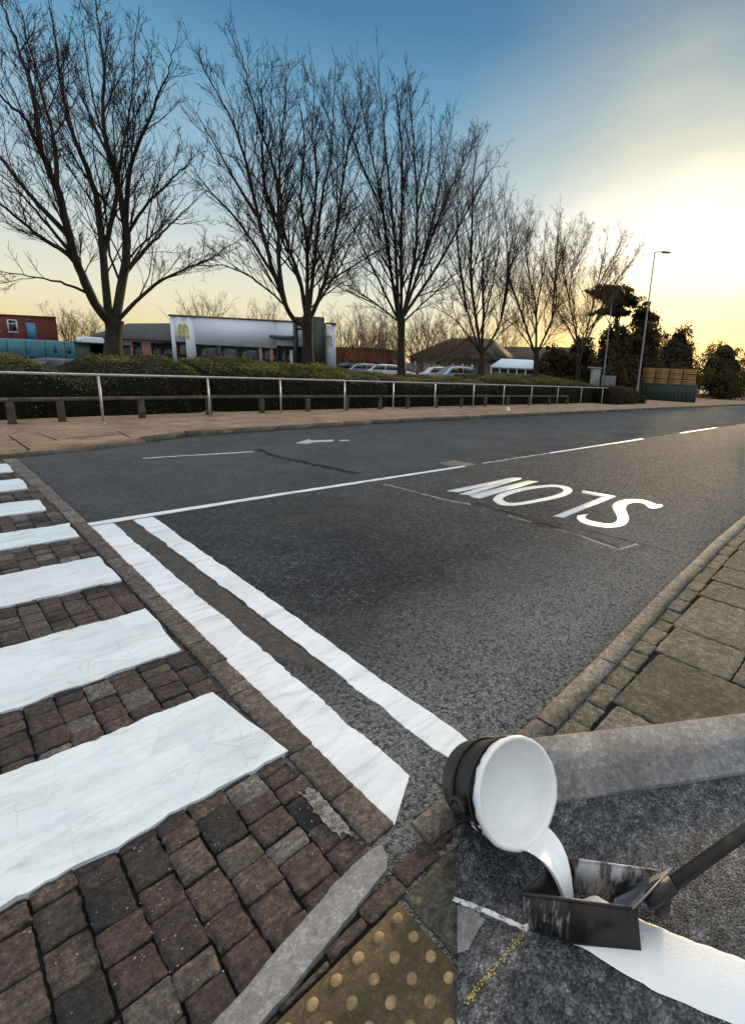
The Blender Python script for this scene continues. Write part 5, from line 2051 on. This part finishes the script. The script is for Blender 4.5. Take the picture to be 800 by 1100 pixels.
# fresh line
def flat(name, pxs, mat, dz, label=None, cat=None, wob=0.0):
    mb = MB()
    P = [onp(*q, dz) for q in pxs]
    k = len(P) // 2
    a = resample(np.array(P[:k]), 40); b = resample(np.array(P[k:][::-1]), 40)
    s = np.linspace(0, 1, 40)
    if wob:
        d = b - a
        d /= np.linalg.norm(d, axis=1)[:, None]
        a = a + d * (wob * (vnoise(s * 22, s * 0, 3) - .5))[:, None]
        b = b + d * (wob * (vnoise(s * 22, s * 0, 8) - .5))[:, None]
    G = np.stack([a * (1 - t) + b * t for t in (0, .08, .5, .92, 1)], 1)
    G[:, [0, 4], 2] -= .0035
    mb.grid(G)
    o = mb.build(name, mat)
    if label:
        tag(o, label, cat)
    return o


def far_end(p, q, t):
    return q + (q - p) * t


flat('fresh_line', [(560, 994), (622, 1015), (700, 1062), (790, 1100), (930, 1160), (940, 1080), (800, 1030), (740, 1008), (694, 990), (640, 960)], 'paint_wet', .016, 'freshly laid glossy white line trailing from the black applicator box', 'road marking', .008)
flat('chalk_line', [(486, 967), (520, 980), (566, 1000), (568, 996), (522, 975), (488, 962)], 'paint_worn', .0135, 'thin pale guide line running up to the black applicator box', 'road marking', .004)
m = MB()
a = onp(566, 999, .008); b = onp(500, 1078, .008)
for i in range(150):
    t = rng.random()
    p = a * (1 - t) + b * t + np.array([rng.normal(0, .004), rng.normal(0, .004), 0])
    p[2] = float(hz(p[0])) + .0115
    r = rng.uniform(.0008, .0026)
    ang = rng.uniform(0, 6.28, 1)[0] + np.array([0, 1.7, 3.0, 4.4])
    m.add([(p[0] + r * math.cos(q) * 1.4, p[1] + r * math.sin(q), p[2] + .0012) for q in ang], [[0, 1, 2, 3]])
o = tag(m.build('chalk_mark', 'chalk'), 'speckled yellow spray mark on the asphalt below the applicator box', 'chalk mark')
o['kind'] = 'stuff'
m = MB()
Pq = [onp(*q, .0125) for q in ((491, 972), (506, 976), (521, 988), (512, 1002), (503, 1020), (491, 1024))]
m.add(Pq, None, [[5, 4, 3, 2, 1, 0]])
m.build('concrete_patch', 'concrete', kind='structure')


def plate(mb, quad, th):
    q = np.array(quad, float)
    n = np.cross(q[1] - q[0], q[2] - q[0])
    n /= np.linalg.norm(n)
    mb.extrude(q - n * th / 2, n * th)


# applicator box (screed shoe)
f0, f1, f2 = onp(569, 998, .019), onp(612, 1012, .019), onp(688, 1019, .019)
zt = f1[2] + .115
t0, t1, t2 = onz(557, 960, zt - .004), onz(612, 967, zt), onz(684, 977, zt)
ap, br = onz(600, 921, zt + .01), onz(709, 936, zt)
apb = ap + (f0 - t0) * .6; apb[2] = float(hz(apb[0])) + .019
brb = br + (f2 - t2) * np.array([.9, .9, 0]); brb[2] = float(hz(brb[0])) + .019
O = f1.copy()
box = thing('line_applicator', 'black iron line-painting applicator box with long handle and white smears', 'applicator', tuple(O))
m = MB()
plate(m, [f0 - O, f1 - O, t1 - O, t0 - O], .007)
m.build('front_corner', 'iron_streak', box)
m = MB()
plate(m, [f1 - O, f2 - O, t2 - O, t1 - O], .007)
# folded rim on top of the front wall
m.tube([t0 - O, t1 - O, t2 - O], .0055, 6)
m.tube([f0 - O, f1 - O, f2 - O], .0045, 6)
m.build('front_wall', 'iron', box)
m = MB()
plate(m, [f0 - O + (0, 0, .001), t0 - O, ap - O, apb - O], .006)
m.tube([t0 - O, ap - O], .004, 6)
m.build('end_wall', 'iron', box)
m = MB()
plate(m, [apb - O, ap - O, br - O, brb - O], .006)
m.tube([ap - O, br - O], .004, 6)
m.build('back_wall', 'iron_smear', box)
g_top0, g_top1 = onz(682, 974, zt + .012), onz(722, 933, zt + .045)
g_bot0 = f1 * .62 + f2 * .38 + (apb - f0) * .10; g_bot1 = apb * .5 + brb * .5 - (apb - f0) * .08
g_bot0[2] += .012; g_bot1[2] += .012
m = MB()
plate(m, [g_bot0 - O, g_top0 - O, g_top1 - O, g_bot1 - O], .005)
m.build('gate_plate', 'plate', box)
hb = onz(706, 961, zt + .005)
he = at(800, 893, 1.38)
hd_ = (he - hb) / np.linalg.norm(he - hb)
m = MB()
m.tube([hb - O - hd_ * .04, hb - O, hb - O + hd_ * .05], [.020, .024, .022], 12)
m.box(tuple(hb - O + np.array([.012, -.01, -.03])), (.05, .035, .07), .6, .008)
m.build('socket', 'iron', box)
m = MB()
Lh = 1.15
m.tube([hb - O + hd_ * t * Lh for t in (.03, .3, .6, 1.0)], [.0185, .0175, .0175, .017], 12)
m.build('handle', 'iron', box, True)
m = MB()
q = (g_bot0 * .3 + f0 * .35 + apb * .35) - O
cc = (f0 * .6 + apb * .4) * .6 + (g_bot0 + g_bot1) * .2 - O
ring = []
for a_ in np.linspace(0, 2 * math.pi, 18, endpoint=False):
    ring.append(cc + np.array([.045 * math.cos(a_), .055 * math.sin(a_), -.002 + .0]) * rng.uniform(.85, 1.1))
ring = np.array(ring); ring[:, 2] = .008
m.add(np.vstack([ring, [cc * [1, 1, 0] + [0, 0, .018]]]), None, [[i, (i + 1) % 18, 18] for i in range(18)])
m.build('paint_pool', 'paint_wet', box, True)

# paint pot tipped over the box
C = at(556, 850, 1.50)
to_cam = (EYEP - C); to_cam /= np.linalg.norm(to_cam)
n = to_cam * .70 + _R * .45
n[2] = .36
n /= np.linalg.norm(n)
r_m, r_b, Lb = .146, .118, .27
u1 = np.cross(n, [0, 0, 1.0]); u1 /= np.linalg.norm(u1)
v1 = np.cross(u1, n)          # upward across the mouth
pot_o = C - n * Lb
foot = np.array([pot_o[0], pot_o[1], float(hz(pot_o[0]))])
pot = thing('paint_pot', 'dark paint pot tipped forward, its mouth and lip thick with white paint', 'paint pot', tuple(foot))


def ringpts(center, r, k=40, ax=n):
    a_ = np.linspace(0, 2 * math.pi, k, endpoint=False)
    return center + r * (np.cos(a_)[:, None] * u1 + np.sin(a_)[:, None] * v1)


def rings(mb, specs, k=40, close=True, tone=None):
    R_ = np.array([np.vstack([q := ringpts(C + n * d - foot, r, k), q[:1]]) for d, r in specs])
    mb.grid(R_)


m = MB()
rings(m, [(-Lb, .001), (-Lb, r_b * .97), (-Lb + .006, r_b), (-Lb * .7, r_b + (r_m - r_b) * .3), (-Lb * .35, r_b + (r_m - r_b) * .65), (-.02, r_m - .002), (0, r_m), (.002, r_m - .004), (-.01, r_m - .008), (-Lb + .02, r_b - .01), (-Lb + .02, .001)])
m.build('body', 'iron', pot, True)
m = MB()
for d, r in ((-Lb * .62, r_b + (r_m - r_b) * .38 + .003), (-.05, r_m - .001)):
    ring = np.vstack([ringpts(C + n * d - foot, r + .002), ringpts(C + n * d - foot, r + .002)[:1]])
    m.tube(ring, .005, 6, False)
m.build('hoop', 'iron', pot, True)
# white coat inside and round the lip
m = MB()
k = 72
a_ = np.linspace(0, 2 * math.pi, k, endpoint=False)
specs = [(-.075, .001), (-.074, .05), (-.070, .08), (-.055, .11), (-.03, r_m - .016), (-.005, r_m - .010), (.008, r_m - .003), (.007, r_m + .006), (-.004, r_m + .009), (-.016, r_m + .006), (-.02, r_m + .001)]
R_ = []
for d, r in specs:
    w_ = 1 + (.0 if r < .125 else .018 * 1) * (vnoise(a_ * 6, a_ * 0 + d * 20, 5) - .5) + (0 if r < .125 else .012) * (vnoise(a_ * 19, a_ * 0 + d * 40, 6) - .5)
    dd = d + .012 * (vnoise(r * np.cos(a_) * 14 + 9, r * np.sin(a_) * 14 + 9, 8) - .5) * (1 if r < .125 else .4) - (.012 * vnoise(a_ * 9, a_ * 0, 12) if d <= -.016 and r > .13 else 0)
    P_ = (C - foot) + n * dd[:, None] + (r * w_)[:, None] * (np.cos(a_)[:, None] * u1 + np.sin(a_)[:, None] * v1)
    R_.append(np.vstack([P_, P_[:1]]))
m.grid(np.array(R_))
m.build('paint_coat', 'paint_gloss', pot, True)
# runs of dried paint down the outside
m = MB()
for i in range(22):
    q_ = rng.uniform(-2.75, -.3)
    ln = rng.uniform(.03, .16)
    rr_ = rng.uniform(.003, .008)
    pts = []
    for t in np.linspace(0, 1, 6):
        d_2 = -.012 - ln * t
        r_2 = r_m + (r_b - r_m) * (-d_2 / Lb) + .001
        qq = q_ + .05 * math.sin(t * 3 + i)
        pts.append(C - foot + n * d_2 + r_2 * (math.cos(qq) * u1 + math.sin(qq) * v1))
    m.tube(pts, np.linspace(rr_, rr_ * .55, 6), 6)
m.build('paint_run', 'paint_wet', pot, True)
# sheet of paint running off the lip into the box
lip = [C + r_m * (math.cos(q) * u1 + math.sin(q) * v1) + n * .006 for q in np.linspace(-2.05, -1.25, 9)]
land = cc + O
land[2] = float(hz(land[0])) + .03
m = MB()
rows = []
for t in np.linspace(0, 1, 12):
    row = []
    for i, lp_ in enumerate(lip):
        e = land + (lp_ - sum(lip) / len(lip)) * .16
        p = lp_ * (1 - t) + e * t
        p = p + n * (.035 * math.sin(t * math.pi * .8)) * (1 - t * .3)
        p[2] = lp_[2] * (1 - t ** 2.6) + e[2] * t ** 2.6
        p = p + np.array([0, 0, .11 * t * (1 - t) * (1 + .15 * math.sin(i * 1.1))])
        row.append(p - foot)
    rows.append(row)
P = np.array(rows)
m.grid(P)
m.grid((P - n * .016)[:, ::-1])
m.grid(np.stack([P[:, 0], (P - n * .016)[:, 0]]))
m.grid(np.stack([(P - n * .016)[:, -1], P[:, -1]]))
m.build('paint_stream', 'paint_gloss', pot, True)
# bail handle ear at the side
m = MB()
e0 = C - n * .10 - u1 * 0 - foot
sd_ = u1 if (u1 @ _R) < 0 else -u1
base = C - n * .10 + sd_ * (r_m - .004) - foot
cpts = [base + sd_ * .02 + (math.cos(q) * n + math.sin(q) * v1) * .032 for q in np.linspace(0, 2 * math.pi, 15)]
m.tube(cpts, .008, 7, False)
m.box(tuple(base + sd_ * .008), (.05, .05, .05), .5, .01)
m.build('carrying_ring', 'iron', pot, True)

# small stones, paint crumbs and grit
m = MB()
for i in range(3200):
    s = rng.random() if i < 900 else .9
    if s < .45:
        x, y = rng.uniform(1.0, 2.1), rng.uniform(-.1, .8)
        z = float(hz(x)) + .010
        if y > .93 - .45 * (x - 1.0):
            continue
    elif s < .75:
        x, y = rng.uniform(-.2, .76), rng.uniform(1.0, 2.0); z = 0.003
    else:
        x = rng.uniform(1.0, 6.5); y = np.interp(x, nk[:, 0], nk[:, 1]) + rng.exponential(.45 if i % 3 else 1.6) + .01; z = ROADZ
        if y > 5:
            continue
    r = rng.uniform(.0012, .0035) * (1.0 if s < .75 else 1.5)
    a_ = rng.uniform(0, 6)
    vs = [(x + r * math.cos(a_ + q) * rng.uniform(.7, 1.3), y + r * math.sin(a_ + q) * rng.uniform(.7, 1.3), z) for q in (0, 1.6, 3.1, 4.7)] + [(x, y, z + r * .9)]
    m.add(vs, None, [[0, 1, 4], [1, 2, 4], [2, 3, 4], [3, 0, 4]])
m.build('gravel', 'grit', kind='stuff')
o = tag(bpy.data.objects['gravel'], 'pale grit and paint crumbs scattered over the paving and asphalt', 'grit')
# ==END==
